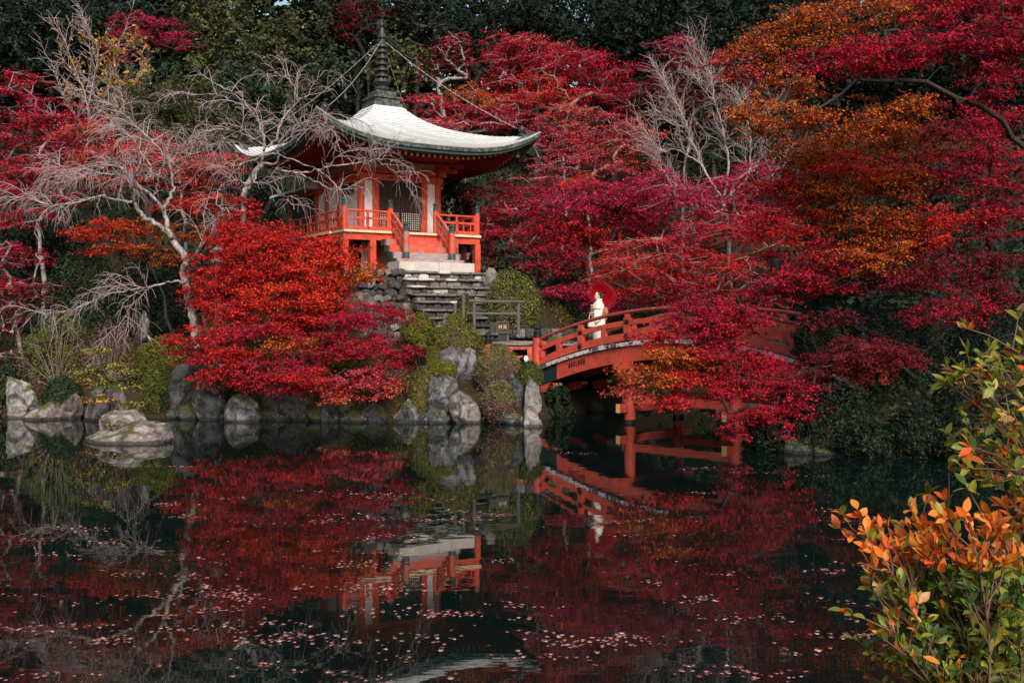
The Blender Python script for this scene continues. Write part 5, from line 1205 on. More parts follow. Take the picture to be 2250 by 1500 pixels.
bare_tree('cherry_tree', 'leafless weeping cherry with a forked grey trunk on the left bank', [
    ([(432, 770), (424, 700), (412, 650), (404, 600)] + Q([(1230, 1410), (1150, 1300), (1120, 1240)]), .13, .09, 0, 0, 0),
    (Q([(1120, 1240), (1000, 1160), (930, 1110), (890, 1040), (880, 960), (870, 900), (900, 840), (935, 740)]), .085, .02, 0, -.6, .55),
    (Q([(890, 1035), (780, 1020), (660, 995), (520, 1030), (330, 1050), (180, 1000), (30, 1010)]), .05, .012, 0, -1.4, .25),
    (Q([(870, 910), (800, 860), (700, 845), (620, 850), (480, 890), (400, 930)]), .045, .012, 0, .8, .2),
    (Q([(1120, 1240), (1090, 1130), (1090, 1060), (1140, 960), (1130, 840), (1110, 720), (1080, 640)]), .085, .018, 0, .6, .55),
    (Q([(1080, 1080), (1020, 1010), (900, 900), (820, 820), (700, 790), (560, 860), (420, 800), (300, 760)]), .06, .012, 0, -.9, .25),
    (Q([(1020, 1000), (1045, 880), (1090, 770), (1180, 680), (1290, 640)]), .04, .012, 0, -.6, .3),
    (Q([(960, 900), (1000, 820), (960, 740), (880, 620), (820, 560), (740, 560)]), .035, .010, 0, 1.0, .25),
    (Q([(1110, 760), (1060, 690), (960, 590), (830, 460), (740, 390), (650, 360)]), .03, .009, 0, .8, .25),
    (Q([(1135, 780), (1240, 730), (1330, 690), (1420, 640), (1500, 600)]), .03, .009, 0, -.5, .25),
    ([(408, 622), (385, 618), (330, 630), (270, 640), (215, 655), (160, 680), (90, 690)], .04, .010, 0, -1.2, .25),
    ([(330, 629), (300, 645), (285, 680), (262, 715)], .025, .008, -.4, -.8, .3),
    ([(412, 660), (428, 690), (434, 730), (440, 780)], .07, .075, .25, .1, 0), ([(455, 600), (452, 660), (448, 720)], .05, .06, .4, .5, 0),
    ([(428, 560), (440, 540), (450, 500), (445, 470)], .028, .010, .2, .3, .4), ([(428, 562), (455, 525), (478, 488)], .025, .008, .2, 0, .4),
], 29.0, (432, 770), droop=.95, l1=(.7, 1.5), step1=.17, step2=.08, up=.22, k1=.82)
bare_tree('cherry_tree', 'leafless weeping cherry whose pale limbs cross in front of the temple hall', [
    ([(520, 760), (525, 640), (535, 520)] + Q([(1610, 1010), (1640, 910), (1720, 780)]), .12, .085, 0, 0, 0),
    (Q([(1720, 780), (1745, 650), (1690, 480), (1560, 330), (1440, 260)]), .055, .012, 0, .5, .3),
    (Q([(1735, 690), (1810, 630), (1850, 520), (1960, 370), (2080, 320), (2200, 290)]), .05, .012, 0, .3, .35),
    (Q([(1960, 370), (1930, 260), (1860, 200), (1760, 210)]), .025, .008, 0, .4, .2), (Q([(1690, 480), (1600, 400), (1480, 340), (1400, 320), (1250, 330)]), .028, .008, .2, .6, .25),
    (Q([(1720, 780), (1830, 770), (1830, 660), (1910, 560), (2020, 500), (2130, 560)]), .045, .012, 0, -.5, .35),
    ([(607, 370), (640, 378), (680, 377), (720, 366), (780, 358), (830, 352), (880, 350)], .045, .010, -.2, -1.0, .62),
    ([(640, 378), (680, 392), (715, 410), (740, 419), (760, 414), (790, 405)], .035, .010, -.3, -.9, .7),
    ([(560, 355), (580, 340), (600, 338), (640, 350), (690, 370), (715, 385), (740, 410)], .035, .012, -.1, -.8, .7),
    (Q([(1720, 780), (1650, 760), (1560, 790), (1450, 800), (1380, 820)]), .035, .010, 0, -.5, .2), (Q([(1640, 920), (1560, 890), (1480, 905), (1440, 960), (1430, 1040), (1480, 1090)]), .035, .012, 0, -.4, .2),
    (Q([(1700, 810), (1680, 900), (1760, 900), (1880, 860)]), .04, .012, 0, -.4, .3), (Q([(1800, 860), (1840, 960), (1900, 1010), (1940, 1080)]), .02, .008, -.3, -.7, .6),
    (Q([(1745, 660), (1640, 600), (1520, 560), (1400, 560), (1300, 580)]), .028, .008, 0, -.6, .2), ([(830, 352), (860, 372), (890, 400), (905, 430)], .015, .006, -.9, -1.0, .2),
    (Q([(2020, 500), (2120, 520), (2230, 600), (2330, 700)]), .02, .007, -.4, -.6, .2), ([(720, 366), (745, 340), (790, 330), (840, 335)], .018, .006, -.5, -.8, .2), ([(607, 330), (640, 296), (680, 262), (720, 250), (765, 258)], .026, .007, -.4, -1.0, .25), ([(640, 296), (670, 280), (700, 278), (740, 290)], .02, .006, -.5, -1.1, .2),
], 29.2, (520, 760), droop=1.0, l1=(.6, 1.3), step1=.25, step2=.11, up=.22, k1=.75)
bare_tree('bare_tree', 'leafless shrubby tree keeping a few yellow leaves on the left hillside', [
    ([(190, 330), (195, 280), (190, 220), (165, 150), (130, 60)], .05, .010, 0, 0, .2), ([(195, 290), (230, 220), (250, 150), (262, 90)], .035, .008, 0, .3, .2), ([(190, 300), (160, 240), (130, 190), (112, 130)], .035, .008, 0, -.3, .2),
    ([(200, 310), (250, 260), (285, 210), (305, 160)], .035, .008, 0, -.3, .2), ([(192, 240), (205, 180), (215, 110), (190, 60)], .025, .007, 0, .4, .2), ([(185, 320), (140, 280), (110, 250)], .025, .007, 0, .3, .2),
], 40, (190, 330), droop=.05, l1=(.7, 1.4), step1=.24, step2=.12, up=.5, extra=('yellow', 1300, lambda x, y: (x > 130) & (y > 60) & ((x > 215) | (rng.random(len(x)) < .25))), rt=.006)
GB = M_barkg
bare_tree('bare_tree', 'leafless grey tree with a fan of crooked limbs behind the bridge', [
    ([(1600, 620), (1600, 520), (1590, 440)], .09, .07, 0, 0, 0), ([(1590, 440), (1550, 380), (1520, 310), (1500, 250), (1470, 200), (1455, 160)], .06, .014, 0, .5, .25), ([(1590, 440), (1600, 360), (1590, 290), (1570, 220), (1560, 160), (1535, 100)], .06, .014, 0, .4, .25),
    ([(1590, 440), (1640, 390), (1650, 320), (1640, 260), (1620, 200)], .055, .014, 0, -.4, .25), ([(1540, 360), (1490, 330), (1450, 330), (1420, 290)], .035, .012, 0, -.4, .2), ([(1590, 430), (1530, 430), (1480, 400), (1450, 370), (1440, 330)], .045, .012, 0, -.6, .2),
    ([(1600, 440), (1660, 420), (1700, 380), (1730, 330)], .045, .012, 0, -.5, .25), ([(1510, 280), (1470, 270), (1440, 240)], .03, .010, .3, 0, .2), ([(1585, 270), (1620, 240), (1650, 190), (1645, 140)], .03, .010, 0, -.3, .2), ([(1590, 460), (1540, 470), (1510, 440), (1480, 450)], .04, .012, 0, -.7, .2),
    ([(1570, 220), (1540, 190), (1530, 140)], .025, .009, 0, .2, .2), ([(1650, 330), (1690, 280), (1700, 230)], .028, .009, -.3, -.5, .2),
], 33.2, (1600, 600), droop=-.05, l1=(.5, 1.2), l2=(.2, .5), step1=.11, step2=.09, bark=mat('ashen_bark', (.34, .29, .28), (.20, .17, .165), 7, .85, .2, c3=(.13, .11, .11), s3=4), twig=mat('ashen_twigs', (.33, .26, .26), (.22, .17, .17), 4, .85, .2), up=.4, rt=.0042, k1=.72)

# ------------------------------------------------------------------ clipped bushes and undergrowth
def bush(label, x0, y0, x1, y1, d, pal='bush', leaf=.05, dens=1.0, lump=.10, group=None, low=.35, name='clipped_bush', twiggy=0, lm=None, depth=.9, cat='bush', pal2=None, sparse=0.0):
    a, b = P(x0, y1, d), P(x1, y0, d); R3 = np.array(((b[0] - a[0]) / 2, (b[0] - a[0]) / 2 * depth, (b[2] - a[2]) / (1 + low))); c = np.array(((a[0] + b[0]) / 2, d + R3[1] * .6, b[2] - R3[2]))
    area = 2 * PI * R3[0] * (R3[2] + R3[1]) / 1.0; n_ = int(dens * 3.4 * area / (leaf * leaf * .35)); n_ = min(n_, 10000)
    u = rng.normal(size=(n_, 3)); u /= np.linalg.norm(u, axis=1, keepdims=True); u = u[(u[:, 2] > -low - .15)]; n_ = len(u)
    k = rng.random(n_) ** .5; r_ = .72 + .30 * k
    lum = 1 + (lump + (.05 if lump > .1 else .0)) * 3.0 * (fbm(u * 2.6 + x0 * .013, 3) - .44) + (lump * .8 + (.06 if lump > .1 else .02)) * 1.6 * (fbm(u * 8 + x0, 2) - .4)
    if sparse: keep = fbm(u * 4 + y0, 2) > sparse; u, r_, lum = u[keep], r_[keep], lum[keep]; n_ = len(u)
    p = c + u * (r_ * lum)[:, None] * R3
    nr = u * 1.0 + rng.normal(0, .55, (n_, 3)) + np.array((0, 0, .25))
    nc = 300; cl = (np.abs(np.floor(p * 5)).astype(np.int64) @ np.array((73, 31, 17))) % nc
    col = pal_cols(pal, nc, cl, .25)
    if pal2:
        lowm = fbm(p * 1.3 + 3, 3) + (p[:, 2] - c[2]) / R3[2] * .35 < .40; col[lowm] = pal_cols(pal2, nc, cl, .25)[lowm]
    ok = p[:, 2] > np.maximum(ground_h(p[:, 0], p[:, 1]), 0.0) - .03
    p, nr, col = p[ok], nr[ok], col[ok]
    root = thing(name, (c[0], c[1], max(0, gz(c[0], c[1]))), label, cat, group)
    link('foliage', leaves_mesh('foliage', p, nr, leaf * np.exp(rng.normal(0, .2, len(p))), col), lm or M_leaf, root)
    g = max(gz(c[0], c[1]), -.1); m = 14 + twiggy; ea = np.repeat([[c[0], c[1], g - .1]], m, 0) + rng.normal(0, .05, (m, 3)) * (1, 1, 0); eb = c + (lambda q: q / np.linalg.norm(q, axis=1, keepdims=True))(rng.normal(size=(m, 3)) + (0, -.3, .4)) * R3 * .85
    a_, b_ = [ea], [eb]; ra, rb = [np.full(m, .018)], [np.full(m, .008)]
    if twiggy:
        q = rng.integers(0, len(p), twiggy * 3); a_.append(c + (p[q] - c) * .8 + rng.normal(0, .06, (len(q), 3))); b_.append(p[q] + (p[q] - c) * .03); ra.append(np.full(len(q), .006)); rb.append(np.full(len(q), .004))
    link('stems', edges_mesh('stems', np.concatenate(a_), np.concatenate(b_), np.concatenate(ra), np.concatenate(rb), 4), M_barkt if twiggy else M_barkd, root)['kind'] = 'stuff'
    return root
bush('large ball-clipped green bush right of the stone steps', 1060, 592, 1188, 718, 30.9, 'bush', .06, lump=.05, lm=M_gloss)
bush('dome-shaped mossy green bush with a bare twiggy side at the bridge end', 1040, 756, 1148, 845, 27.9, 'moss', .042, lump=.06, pal2='brown', twiggy=120)
bush('low wide bush over the water, green on top and brown twigs below', 1055, 838, 1142, 925, 26.9, 'moss', .042, lump=.08, pal2='brown', twiggy=200, low=.7)
bush('rounded mossy bush between the crimson maple tip and the pointed rock', 892, 806, 958, 900, 27.5, 'moss', .042, lump=.07, pal2='brown', twiggy=60)
bush('low cushion of green shrub in front of the broad flat-topped boulder', 928, 790, 1004, 826, 28.2, 'moss', .042, lump=.08)
bush('small round tuft of shrub at the left of the broad flat-topped boulder', 934, 762, 972, 796, 28.8, 'moss', .042)
bush('wide lumpy shrub with olive and brown leaves below the timber handrail', 945, 705, 1062, 785, 29.0, 'moss', .05, lump=.16, pal2='brown', twiggy=40)
bush('uneven olive shrub left of the stone steps foot', 878, 690, 962, 760, 29.3, 'moss', .05, lump=.18, pal2='brown')
bush('small domed shrub peeking out above the pinkish stone', 978, 688, 1018, 716, 29.9, 'moss', .045)
bush('small shrub at the foot of the dark retaining wall', 1000, 645, 1042, 700, 30.3, 'bush', .05, lump=.15)
bush('low green shrub tucked under the bridge end post', 1140, 792, 1194, 840, 27.3, 'bush', .045, lump=.15)
bush('flat-topped cloud-pruned dark bush behind the person on the bridge', 1250, 688, 1345, 745, 32.2, 'deep', .055, lump=.10, lm=M_gloss)
bush('dark rounded evergreen bush at the water between the block rock and the islet', 85, 825, 172, 905, 28.3, 'deep', .055, lump=.10, lm=M_gloss)
bush('dark green clipped bush right of the yellow-green seedling', 305, 790, 385, 895, 28.6, 'bush', .05, lump=.10, pal2='deep')
bush('mossy green mound below the garden spotlight on the bank', 285, 735, 400, 830, 29.3, 'moss', .05, lump=.15, pal2='bush')
bush('tall tangled thicket with russet and olive leaves on the left bank', 20, 690, 190, 850, 29.3, 'bush', .06, lump=.3, pal2='brown', twiggy=24, sparse=.22, name='thicket')
bush('russet twiggy shrub behind the yellow-green seedling', 150, 700, 310, 850, 29.6, 'brown', .055, lump=.3, pal2='bush', twiggy=40, sparse=.22, name='thicket')
bush('low fern clump on the bank under the scarlet maple', 480, 780, 600, 850, 28.6, 'moss', .06, lump=.25, pal2='bush', name='fern_clump')
bush('mossy shrub showing through the crimson maple over the shore', 700, 770, 850, 850, 28.2, 'moss', .055, lump=.25, pal2='brown')
bush('green undergrowth shrub between the stems of the two showpiece maples', 560, 700, 720, 800, 29.2, 'moss', .06, lump=.25, pal2='bush')
bush('dark glossy camellia-like shrub behind the orange red flat-tiered maple', 80, 540, 250, 720, 32.5, 'deep', .08, lump=.2, lm=M_gloss, name='evergreen_shrub')
bush('shaded evergreen shrub between the bare cherry trunk and the dark camellia-like shrub', 230, 540, 400, 720, 33.5, 'dark', .08, lump=.25, lm=M_gloss, name='evergreen_shrub')
bush('dark shrub filling the gap below the lattice wing', 480, 450, 640, 620, 34.5, 'dark', .08, lump=.2, lm=M_gloss, name='evergreen_shrub')
bush('shaded hedge-like shrub behind the path right of the round bush', 1170, 600, 1330, 745, 35.5, 'dark', .08, lump=.2, lm=M_gloss, name='evergreen_shrub')
bush('green shrub on the far bank behind the middle of the bridge', 1330, 640, 1480, 760, 33.2, 'deep', .07, lump=.2, lm=M_gloss, name='evergreen_shrub')
bush('dark shrub on the far bank behind the right half of the bridge', 1480, 680, 1760, 900, 32.5, 'dark', .08, lump=.25, lm=M_gloss, name='evergreen_shrub')
bush('water-edge fern growing under the left end of the bridge', 1190, 845, 1260, 925, 28.6, 'deep', .07, lump=.3, sparse=.35, name='fern_clump')
bush('dark ferny bank plants beyond the bridge between its piers', 1385, 835, 1560, 925, 32.0, 'dark', .08, lump=.3, lm=M_gloss, name='evergreen_shrub')
bush('dark leafy bank plants beyond the outer bridge pier', 1540, 820, 1720, 930, 31.4, 'dark', .08, lump=.3, lm=M_gloss, name='evergreen_shrub')
bush('hanging greenery on the dark far bank under the bridge', 1250, 830, 1400, 915, 31.6, 'dark', .07, lump=.3, name='evergreen_shrub')
for lb, x0, y0, x1, y1, d, pl_ in (
    ('dark glossy evergreen bush beside the right end of the bridge', 1755, 675, 1870, 800, 22.6, 'deep'), ('broad black-green bush over the water at the right bank', 1740, 830, 1960, 1010, 20.9, 'dark'),
    ('tall shaded bush on the right bank under the wine red leaves', 1880, 740, 2140, 1000, 21.8, 'dark'), ('shaded rounded bush at the water by the right edge', 2050, 820, 2300, 1010, 20.6, 'dark'),
    ('dense dark bush behind the foreground shrub on the right bank', 2120, 650, 2330, 860, 22.0, 'dark'), ('low dark bush trailing into the water below the leaning maple', 1640, 900, 1790, 1005, 21.3, 'dark'),
    ('black-green hedge of leaves along the water right of the trailing bush', 1950, 900, 2120, 1012, 20.3, 'dark'), ('shaded bush overhanging the water beside the hedge of leaves', 1850, 930, 1990, 1012, 20.4, 'dark'), ('wide dark bush up the bank behind the overhanging bushes', 1950, 640, 2280, 960, 23.6, 'dark'), ('dark foliage mound at the far right of the bank', 2170, 860, 2450, 1025, 19.6, 'dark'), ('low dark bush filling the shore before the rounded bush', 2060, 920, 2240, 1022, 19.8, 'dark'), ('dark bush closing the bank behind the right bridge posts', 1700, 720, 1920, 960, 24.6, 'dark'),
    ('green-black bush between the leaning maple trunk and the bridge', 1850, 660, 2060, 830, 23.4, 'dark')):
    bush(lb, x0, y0, x1, y1, d, pl_, .06, lump=.2, lm=M_gloss, name='evergreen_shrub', low=.6)
n_ = 62000; x = rng.uniform(-34, 34, n_); y = 36 + 34 * rng.random(n_) ** 1.3; z = ground_h(x, y); ok = fbm(np.stack([x * .35, y * .35, x * 0], 1), 3) > .36; x, y, z = x[ok], y[ok], z[ok]; n_ = len(x)
hh = rng.random(n_) ** 1.5 * (.3 + 1.6 * vnoise(np.stack([x * .5, y * .5, x * 0 + 9], 1)))
tag(link('undergrowth', leaves_mesh('undergrowth', np.stack([x, y, z + hh], 1), rng.normal(0, .7, (n_, 3)) + (0, -.5, .6), np.full(n_, .31), pal_cols('dark', 300, rng.integers(0, 300, n_))), M_gloss), 'dark undergrowth covering the wooded hillside', 'undergrowth', kind='stuff')
n_ = 30000; x = rng.uniform(5.5, 22, n_); y = rng.uniform(20, 36, n_); z = ground_h(x, y); ok = shore_dist(x, y) > .1; x, y, z = x[ok], y[ok], z[ok]; n_ = len(x)
tag(link('bank_undergrowth', leaves_mesh('bank_undergrowth', np.stack([x, y, z + rng.random(n_) * .5], 1), rng.normal(0, .7, (n_, 3)) + (0, -.5, .6), np.full(n_, .12), pal_cols('dark', 300, rng.integers(0, 300, n_))), M_gloss), 'dark undergrowth covering the right bank by the bridge', 'undergrowth', kind='stuff')
for lb, x0, y0, x1, y1, d, pl_ in (('dark evergreen bush on the far left bank beyond the block-shaped rock', -160, 760, 30, 915, 29.0, 'deep'), ('tall evergreen bush on the left bank behind the faded crimson maple', -260, 600, -20, 880, 31.5, 'dark'), ('low evergreen bush trailing into the water at the far left bank', -380, 800, -130, 920, 28.4, 'dark')):
    bush(lb, x0, y0, x1, y1, d, pl_, .08, lump=.2, lm=M_gloss, name='evergreen_shrub', low=.6)
tree('maple_tree', 'crimson maple on the left bank beyond the leafless cherries', [(-150, 480, 120, 70), (-260, 560, 120, 60), (-120, 600, 100, 40), (-220, 380, 100, 60)], 33, pal='crimson', dens=.7, leaf=.10, bark=M_barkg)
# seedling maple with yellow-green tiers above the islet
tree('maple_seedling', 'small yellow-green maple seedling with flat tiers above the rock islet', [(215, 770, 35, 8), (245, 800, 45, 8), (200, 815, 40, 7), (275, 815, 30, 7), (235, 840, 40, 8), (290, 850, 26, 6), (220, 875, 40, 8, 0, 'yellow'), (290, 888, 26, 6), (180, 830, 24, 6, 0, 'yellow')], 26.4, base=(-10.2, 27.9) if False else P(230, 905, 28.4)[:2], pal='lime', leaf=.055, dens=.9, padr=.32, flat=.12, r0=.03, twigs=4, cat='sapling')
tree('maple_seedling', 'thin pale-leaved seedling rooted on the rock islet', [(250, 935, 26, 8, 0, 'lime'), (285, 958, 22, 6, 0, 'lime'), (245, 965, 20, 6, 0, 'yellow')], 23.2, base=P(255, 985, 23.3)[:2], pal='lime', leaf=.04, dens=.6, padr=.16, flat=.3, r0=.012, twigs=3, cat='sapling')

# ------------------------------------------------------------------ ground cover and fallen leaves on the bank
n_ = 60000; x = rng.uniform(-15, 3, n_); y = rng.uniform(26.5, 35, n_); sd_ = shore_dist(x, y); z = ground_h(x, y); ok = (sd_ > .05) & (fbm(np.stack([x * .9, y * .9, x * 0], 1), 3) > .40); x, y, z = x[ok], y[ok], z[ok]; n_ = len(x)
col = np.where(fbm(np.stack([x * 1.7, y * 1.7, x * 0 + 5], 1), 3)[:, None] > .47, pal_cols('moss', 200, rng.integers(0, 200, n_)), pal_cols('brown', 200, rng.integers(0, 200, n_)))
tag(link('ground_cover', leaves_mesh('ground_cover', np.stack([x, y, z + rng.random(n_) * .10], 1), rng.normal(0, .8, (n_, 3)) + (0, -.4, .6), np.full(n_, .075), col), M_leaf), 'low moss and creeping plants covering the pavilion bank', 'ground cover', kind='stuff')
n_ = 9000; x = rng.uniform(-14, 2, n_); y = rng.uniform(27, 34, n_); ok = shore_dist(x, y) > .05; x, y = x[ok], y[ok]; z = ground_h(x, y); n_ = len(x)
tag(link('fallen_leaves', leaves_mesh('fallen_leaves', np.stack([x, y, z + .08], 1), rng.normal(0, .35, (n_, 3)) + (0, 0, 1), np.full(n_, .06), pal_cols('coral', 50, rng.integers(0, 50, n_))), M_leaf), 'fallen red leaves scattered over the pavilion bank', 'leaves', kind='stuff')

# ------------------------------------------------------------------ leaves floating on the pond
def star(r_):
    pts = []
    for k in range(7):
        a = PI / 2 + (k - 3) * .62; ln_ = (1.0, .95, .8, .5)[abs(k - 3)]; pts.append((ln_ * math.cos(a), ln_ * math.sin(a)))
        if k < 6: a2 = a + .31; pts.append((.34 * math.cos(a2), .34 * math.sin(a2)))
    pts.append((0, -.12)); return np.array(pts)
STAR = star(1); ns = len(STAR)
fp = []
for k in range(150):
    py = 975 + 525 * rng.random() ** .8; px = rng.uniform(-60, 2300)
    if rng.random() < .34: px = rng.normal(760, 300); py = rng.uniform(1080, 1420)
    if py < 1050 and rng.random() < .55: continue
    if px > 1900 and rng.random() < .4: continue
    d = 6210 / (py - 700); x0 = (px - 1125) / F * d; m = int(rng.integers(2, 9) if rng.random() < .45 else rng.integers(9, 42)); sp_ = .007 * m ** .6 + .022; ani = rng.uniform(1.8, 3.8); sl = rng.normal(0, .12)
    for j in range(m): q = rng.normal(0, sp_ * ani); fp.append((x0 + q, d + rng.normal(0, sp_) + q * sl))
for k in range(170):
    py = 940 + 560 * rng.random(); d = 6210 / (py - 700); fp.append(((rng.uniform(-60, 2300) - 1125) / F * d, d))
fp = np.array(fp); fp = fp[shore_dist(fp[:, 0], fp[:, 1]) < -.1]; n_ = len(fp)
sz = rng.uniform(.022, .042, n_); an = rng.random(n_) * 2 * PI; tl = rng.normal(0, .10, (n_, 2))
xy = STAR[None] * sz[:, None, None]; ca, sa = np.cos(an)[:, None], np.sin(an)[:, None]
X = xy[..., 0] * ca - xy[..., 1] * sa; Y = xy[..., 0] * sa + xy[..., 1] * ca; rr2 = np.hypot(X, Y)
Z = .008 + rng.random((n_, 1)) * .004 + np.abs(X * tl[:, :1] + Y * tl[:, 1:]) + rr2 * rng.uniform(0, .35, (n_, 1))
V = np.stack([X + fp[:, :1], Y + fp[:, 1:], Z], -1).reshape(-1, 3)
me = mesh('floating_leaves', V, np.arange(n_ * ns).reshape(n_, ns)); at = me.attributes.new('Col', 'FLOAT_COLOR', 'FACE')
cl = pal_cols([(.46, .22, .22), (.40, .16, .16), (.54, .32, .31), (.30, .06, .05), (.34, .15, .07), (.22, .05, .04)], n_, np.arange(n_), .32)  # pale pinks: leaf undersides plus sky sheen put into the colour
at.data.foreach_set('color', np.concatenate([cl, np.ones((n_, 1))], 1).astype(np.float32).ravel())
tag(link('floating_leaves', me, leaf_material('wet_leaf', .1, .35, .5)), 'drifts of pale pink fallen maple leaves floating on the pond', 'leaves', kind='stuff')

# ------------------------------------------------------------------ foreground shrub: real leaves
def leaf_blade(fold, curl):
    V = []; prof = [(0, 0), (.16, .15), (.38, .27), (.62, .26), (.82, .15), (1, 0)]
    for t_, w_ in prof:
        z = -curl * t_ * t_
        V += [(-w_, t_, z + fold * w_), (0, t_, z), (w_, t_, z + fold * w_)]
    fs = []
    for i in range(5): a = i * 3; fs += [(a, a + 1, a + 4, a + 3), (a + 1, a + 2, a + 5, a + 4)]
    return np.array(V), fs
def fg_mats():
    out = []
    for nm, c, c2 in (('olive_green_leaf', (.20, .22, .022), (.10, .15, .018)), ('yellow_green_leaf', (.36, .28, .028), (.20, .22, .022)), ('orange_leaf', (.70, .13, .016), (.62, .22, .02)), ('red_orange_leaf', (.66, .055, .022), (.64, .14, .018)), ('deep_green_leaf', (.075, .11, .018), (.04, .075, .016)), ('pinkish_leaf', (.55, .24, .14), (.36, .25, .05))):
        m = mat(nm, c, c2, 2.2, .45, .35, detail=4, lo=.4, hi=.6, bump=.02, bscale=9); t = m.node_tree; b = t.nodes['Principled BSDF']; tr = t.nodes.new('ShaderNodeBsdfTranslucent'); mx = t.nodes.new('ShaderNodeMixShader'); mx.inputs[0].default_value = .3
        src = b.inputs['Base Color'].links[0].from_socket; t.links.new(src, tr.inputs['Color']); t.links.new(b.outputs[0], mx.inputs[1]); t.links.new(tr.outputs[0], mx.inputs[2]); t.links.new(mx.outputs[0], t.nodes['Material Output'].inputs['Surface']); out.append(m)
    return out
FM = fg_mats(); LB = []
for k in range(4):
    v, f = leaf_blade((.25, .45, .35, .15)[k], (.12, .3, -.05, .2)[k]); row = []
    for m in FM: me = mesh('leaf', v, f, True); me.materials.append(m); row.append(me)
    LB.append(row)
FGD = 3.1
def foreground(label, stems, zone, nrest):
    """stems: photo polylines; zone(px, py) -> material weights"""
    b0 = P(*stems[0][0], FGD); root = thing('garden_shrub', (b0[0] + .1, b0[1], gz(b0[0] + .1, b0[1])), label, 'shrub'); A, B, RA, RB2 = [], [], [], []; spots = []
    def twig(pts, r0, r1):
        for i in range(len(pts) - 1): A.append(pts[i]); B.append(pts[i + 1]); q = i / len(pts); RA.append(r0 + (r1 - r0) * q); RB2.append(r0 + (r1 - r0) * (q + 1 / len(pts)))
    for pp in stems:
        dd = rng.uniform(-.25, .25); w_ = catmull([P(x, y, FGD + dd + rng.uniform(-.04, .04)) for x, y in pp], 5); twig(w_, .005, .002)
        L_ = np.linalg.norm(np.diff(w_, axis=0), axis=1).sum(); m = int(L_ / .0125)
        for j in range(m):
            q = (j + rng.random()) / m; i = min(int(q * (len(w_) - 1)), len(w_) - 2); p = w_[i] + (w_[i + 1] - w_[i]) * (q * (len(w_) - 1) - i); tg = w_[i + 1] - w_[i]; tg /= np.linalg.norm(tg)
            if q < .12: continue
            if rng.random() < .40 and q < .93:
                d = tg * .7 + rng.normal(0, .45, 3) + np.array((-.1, 0, .35)); d /= np.linalg.norm(d); ln_ = rng.uniform(.05, .16); e = p + d * ln_; twig([p, (p + e) / 2 + rng.normal(0, .004, 3), e], .0022, .0012)
                for k in range(int(rng.integers(4, 7))): spots.append((e - d * .035 * rng.random(), d))
            else: spots.append((p, tg))
    link('stems', edges_mesh('stems', A, B, np.array(RA), np.array(RB2), 5), mat('reddish_stem', (.16, .075, .05), (.10, .06, .04), 9), root)['kind'] = 'stuff'
    rng.shuffle(spots); order = sorted(range(len(spots)), key=lambda i: spots[i][0][1]); n_i = 0; rest = {}
    for oi in range(len(spots)):
        p, d = spots[oi]; ld = d * rng.uniform(.3, 1.0) + rng.normal(0, .6, 3) + np.array((0, -.1, .25)); ld /= np.linalg.norm(ld); up = np.array((0, -.35, 1.)) + rng.normal(0, .45, 3); xa = np.cross(ld, up); xa /= np.linalg.norm(xa); za = np.cross(xa, ld)
        s = rng.uniform(.026, .050); px, py = p[0] / p[1] * F + 1125, YH - (p[2] - H) / p[1] * F
        mi = int(rng.choice(6, p=zone(px, py))); M4 = Matrix(((xa[0], ld[0], za[0], p[0]), (xa[1], ld[1], za[1], p[1]), (xa[2], ld[2], za[2], p[2]), (0, 0, 0, 1))) @ Matrix.Diagonal((s * rng.uniform(.75, 1.0), s, s, 1))
        kk = int(rng.integers(0, 4))
        if n_i < 290 and -20 < py < 1540 and px < 2290:
            o = bpy.data.objects.new('leaf', LB[kk][mi]); COL.objects.link(o); o.matrix_basis = M4; attach(o, root); n_i += 1
        else:
            v = np.array([c.co[:] for c in LB[kk][mi].vertices]); v4 = np.concatenate([v, np.ones((len(v), 1))], 1) @ np.array(M4).T; rest.setdefault(mi, MB()).add(v4[:, :3], [tuple(q.vertices) for q in LB[kk][mi].polygons])
    for mi, mb in rest.items(): tag(mb.build('leaf_mass', FM[mi], root, True), kind='stuff')
    print('fg leaves', len(spots))
def zn(px, py):
    w_ = np.array((.26, .42, .13, .05, .06, .08)) if py < 1100 else (np.array((.02, .08, .46, .39, .01, .04)) if py < 1260 else (np.array((.30, .27, .14, .06, .20, .03)) if px < 2020 else np.array((.32, .14, .03, .01, .50, .0))))
    return w_ / w_.sum()
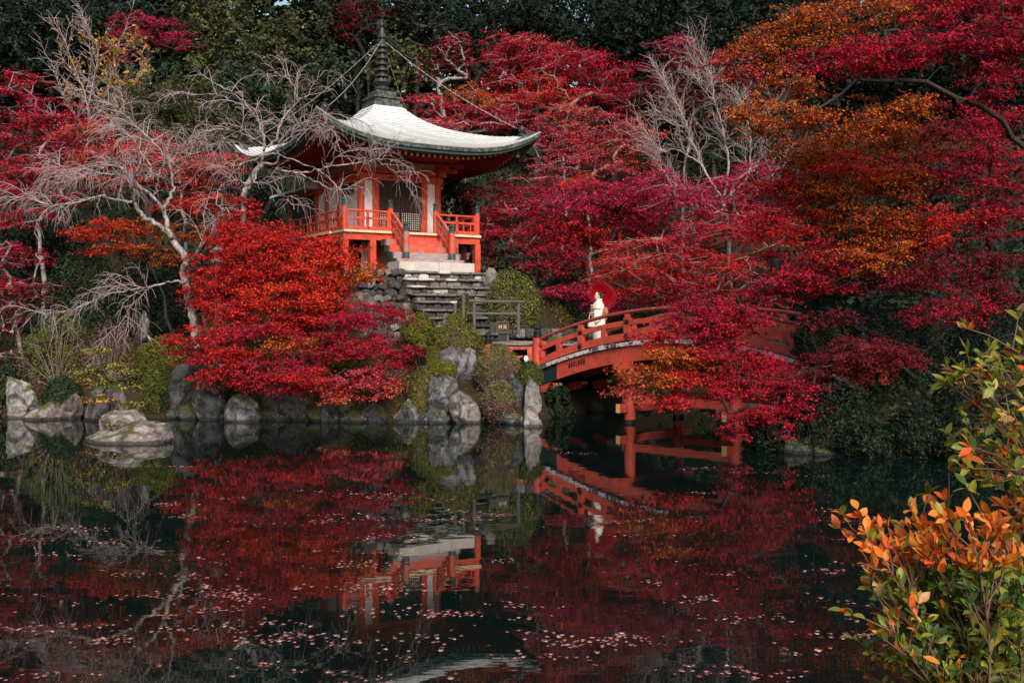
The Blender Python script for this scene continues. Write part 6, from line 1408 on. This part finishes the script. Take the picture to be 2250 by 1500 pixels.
up1 = [([(2340, 960), (2290, 900), (2240, 860), (2190, 850), (2150, 850)]), ([(2340, 860), (2290, 830), (2250, 790), (2240, 775)]), ([(2350, 1090), (2300, 1010), (2250, 960), (2200, 900), (2175, 870)]), ([(2350, 1160), (2290, 1090), (2230, 1050), (2170, 1060)]), ([(2350, 1000), (2300, 930), (2260, 890), (2220, 900)]), ([(2360, 1100), (2310, 1060), (2270, 1040), (2220, 1030)]), ([(2360, 1180), (2320, 1120), (2270, 1090)]), ([(2360, 940), (2310, 900), (2270, 930)]), ([(2330, 1150), (2260, 1020), (2200, 940), (2140, 880), (2118, 815)]), ([(2330, 980), (2270, 900), (2210, 850), (2170, 820)]), ([(2320, 900), (2270, 830), (2230, 770), (2215, 768)]), ([(2330, 1120), (2250, 1060), (2180, 1010), (2130, 965)]), ([(2340, 1180), (2280, 1120), (2210, 1080), (2150, 1040)]), ([(2340, 1020), (2290, 960), (2220, 930), (2160, 950)]), ([(2350, 900), (2300, 860), (2250, 820)]), ([(2340, 1120), (2300, 1050), (2240, 1000), (2190, 980)]), ([(2350, 1210), (2290, 1150), (2230, 1120)])]
foreground('tall foreground shrub with yellow-green leaves at the right edge', up1, zn, 0)
lo1 = []
for x, y in ((1890, 1160), (1920, 1190), (1960, 1200), (2000, 1110), (2020, 1160), (2075, 1095), (2080, 1170), (2130, 1150), (2170, 1140), (2220, 1140), (2050, 1200), (2120, 1200), (2190, 1190), (2240, 1180), (1930, 1250), (1900, 1420), (1940, 1360), (1990, 1290), (1920, 1330), (1900, 1480), (1960, 1440), (2010, 1400), (2060, 1330), (2110, 1300), (2160, 1280), (2210, 1260), (2250, 1250), (2090, 1400), (2150, 1370), (2210, 1350), (2040, 1470), (2120, 1470), (2200, 1450), (2000, 1350), (2060, 1260), (1950, 1300), (2250, 1320), (2240, 1420), (1980, 1230), (2010, 1240), (2100, 1240), (2180, 1230)):
    bx_ = 2150 + (x - 2080) * .35; by_ = 1640 + rng.uniform(-30, 60); lo1.append([(bx_, by_), (bx_ + (x - bx_) * .35 + 20, by_ + (y - by_) * .45), (bx_ + (x - bx_) * .72 + 14, by_ + (y - by_) * .76), (x, y)])
foreground('low foreground shrub with orange tips and green lower leaves at the bottom right', lo1, zn, 0)
print(STAT, 'objects', len(bpy.data.objects))
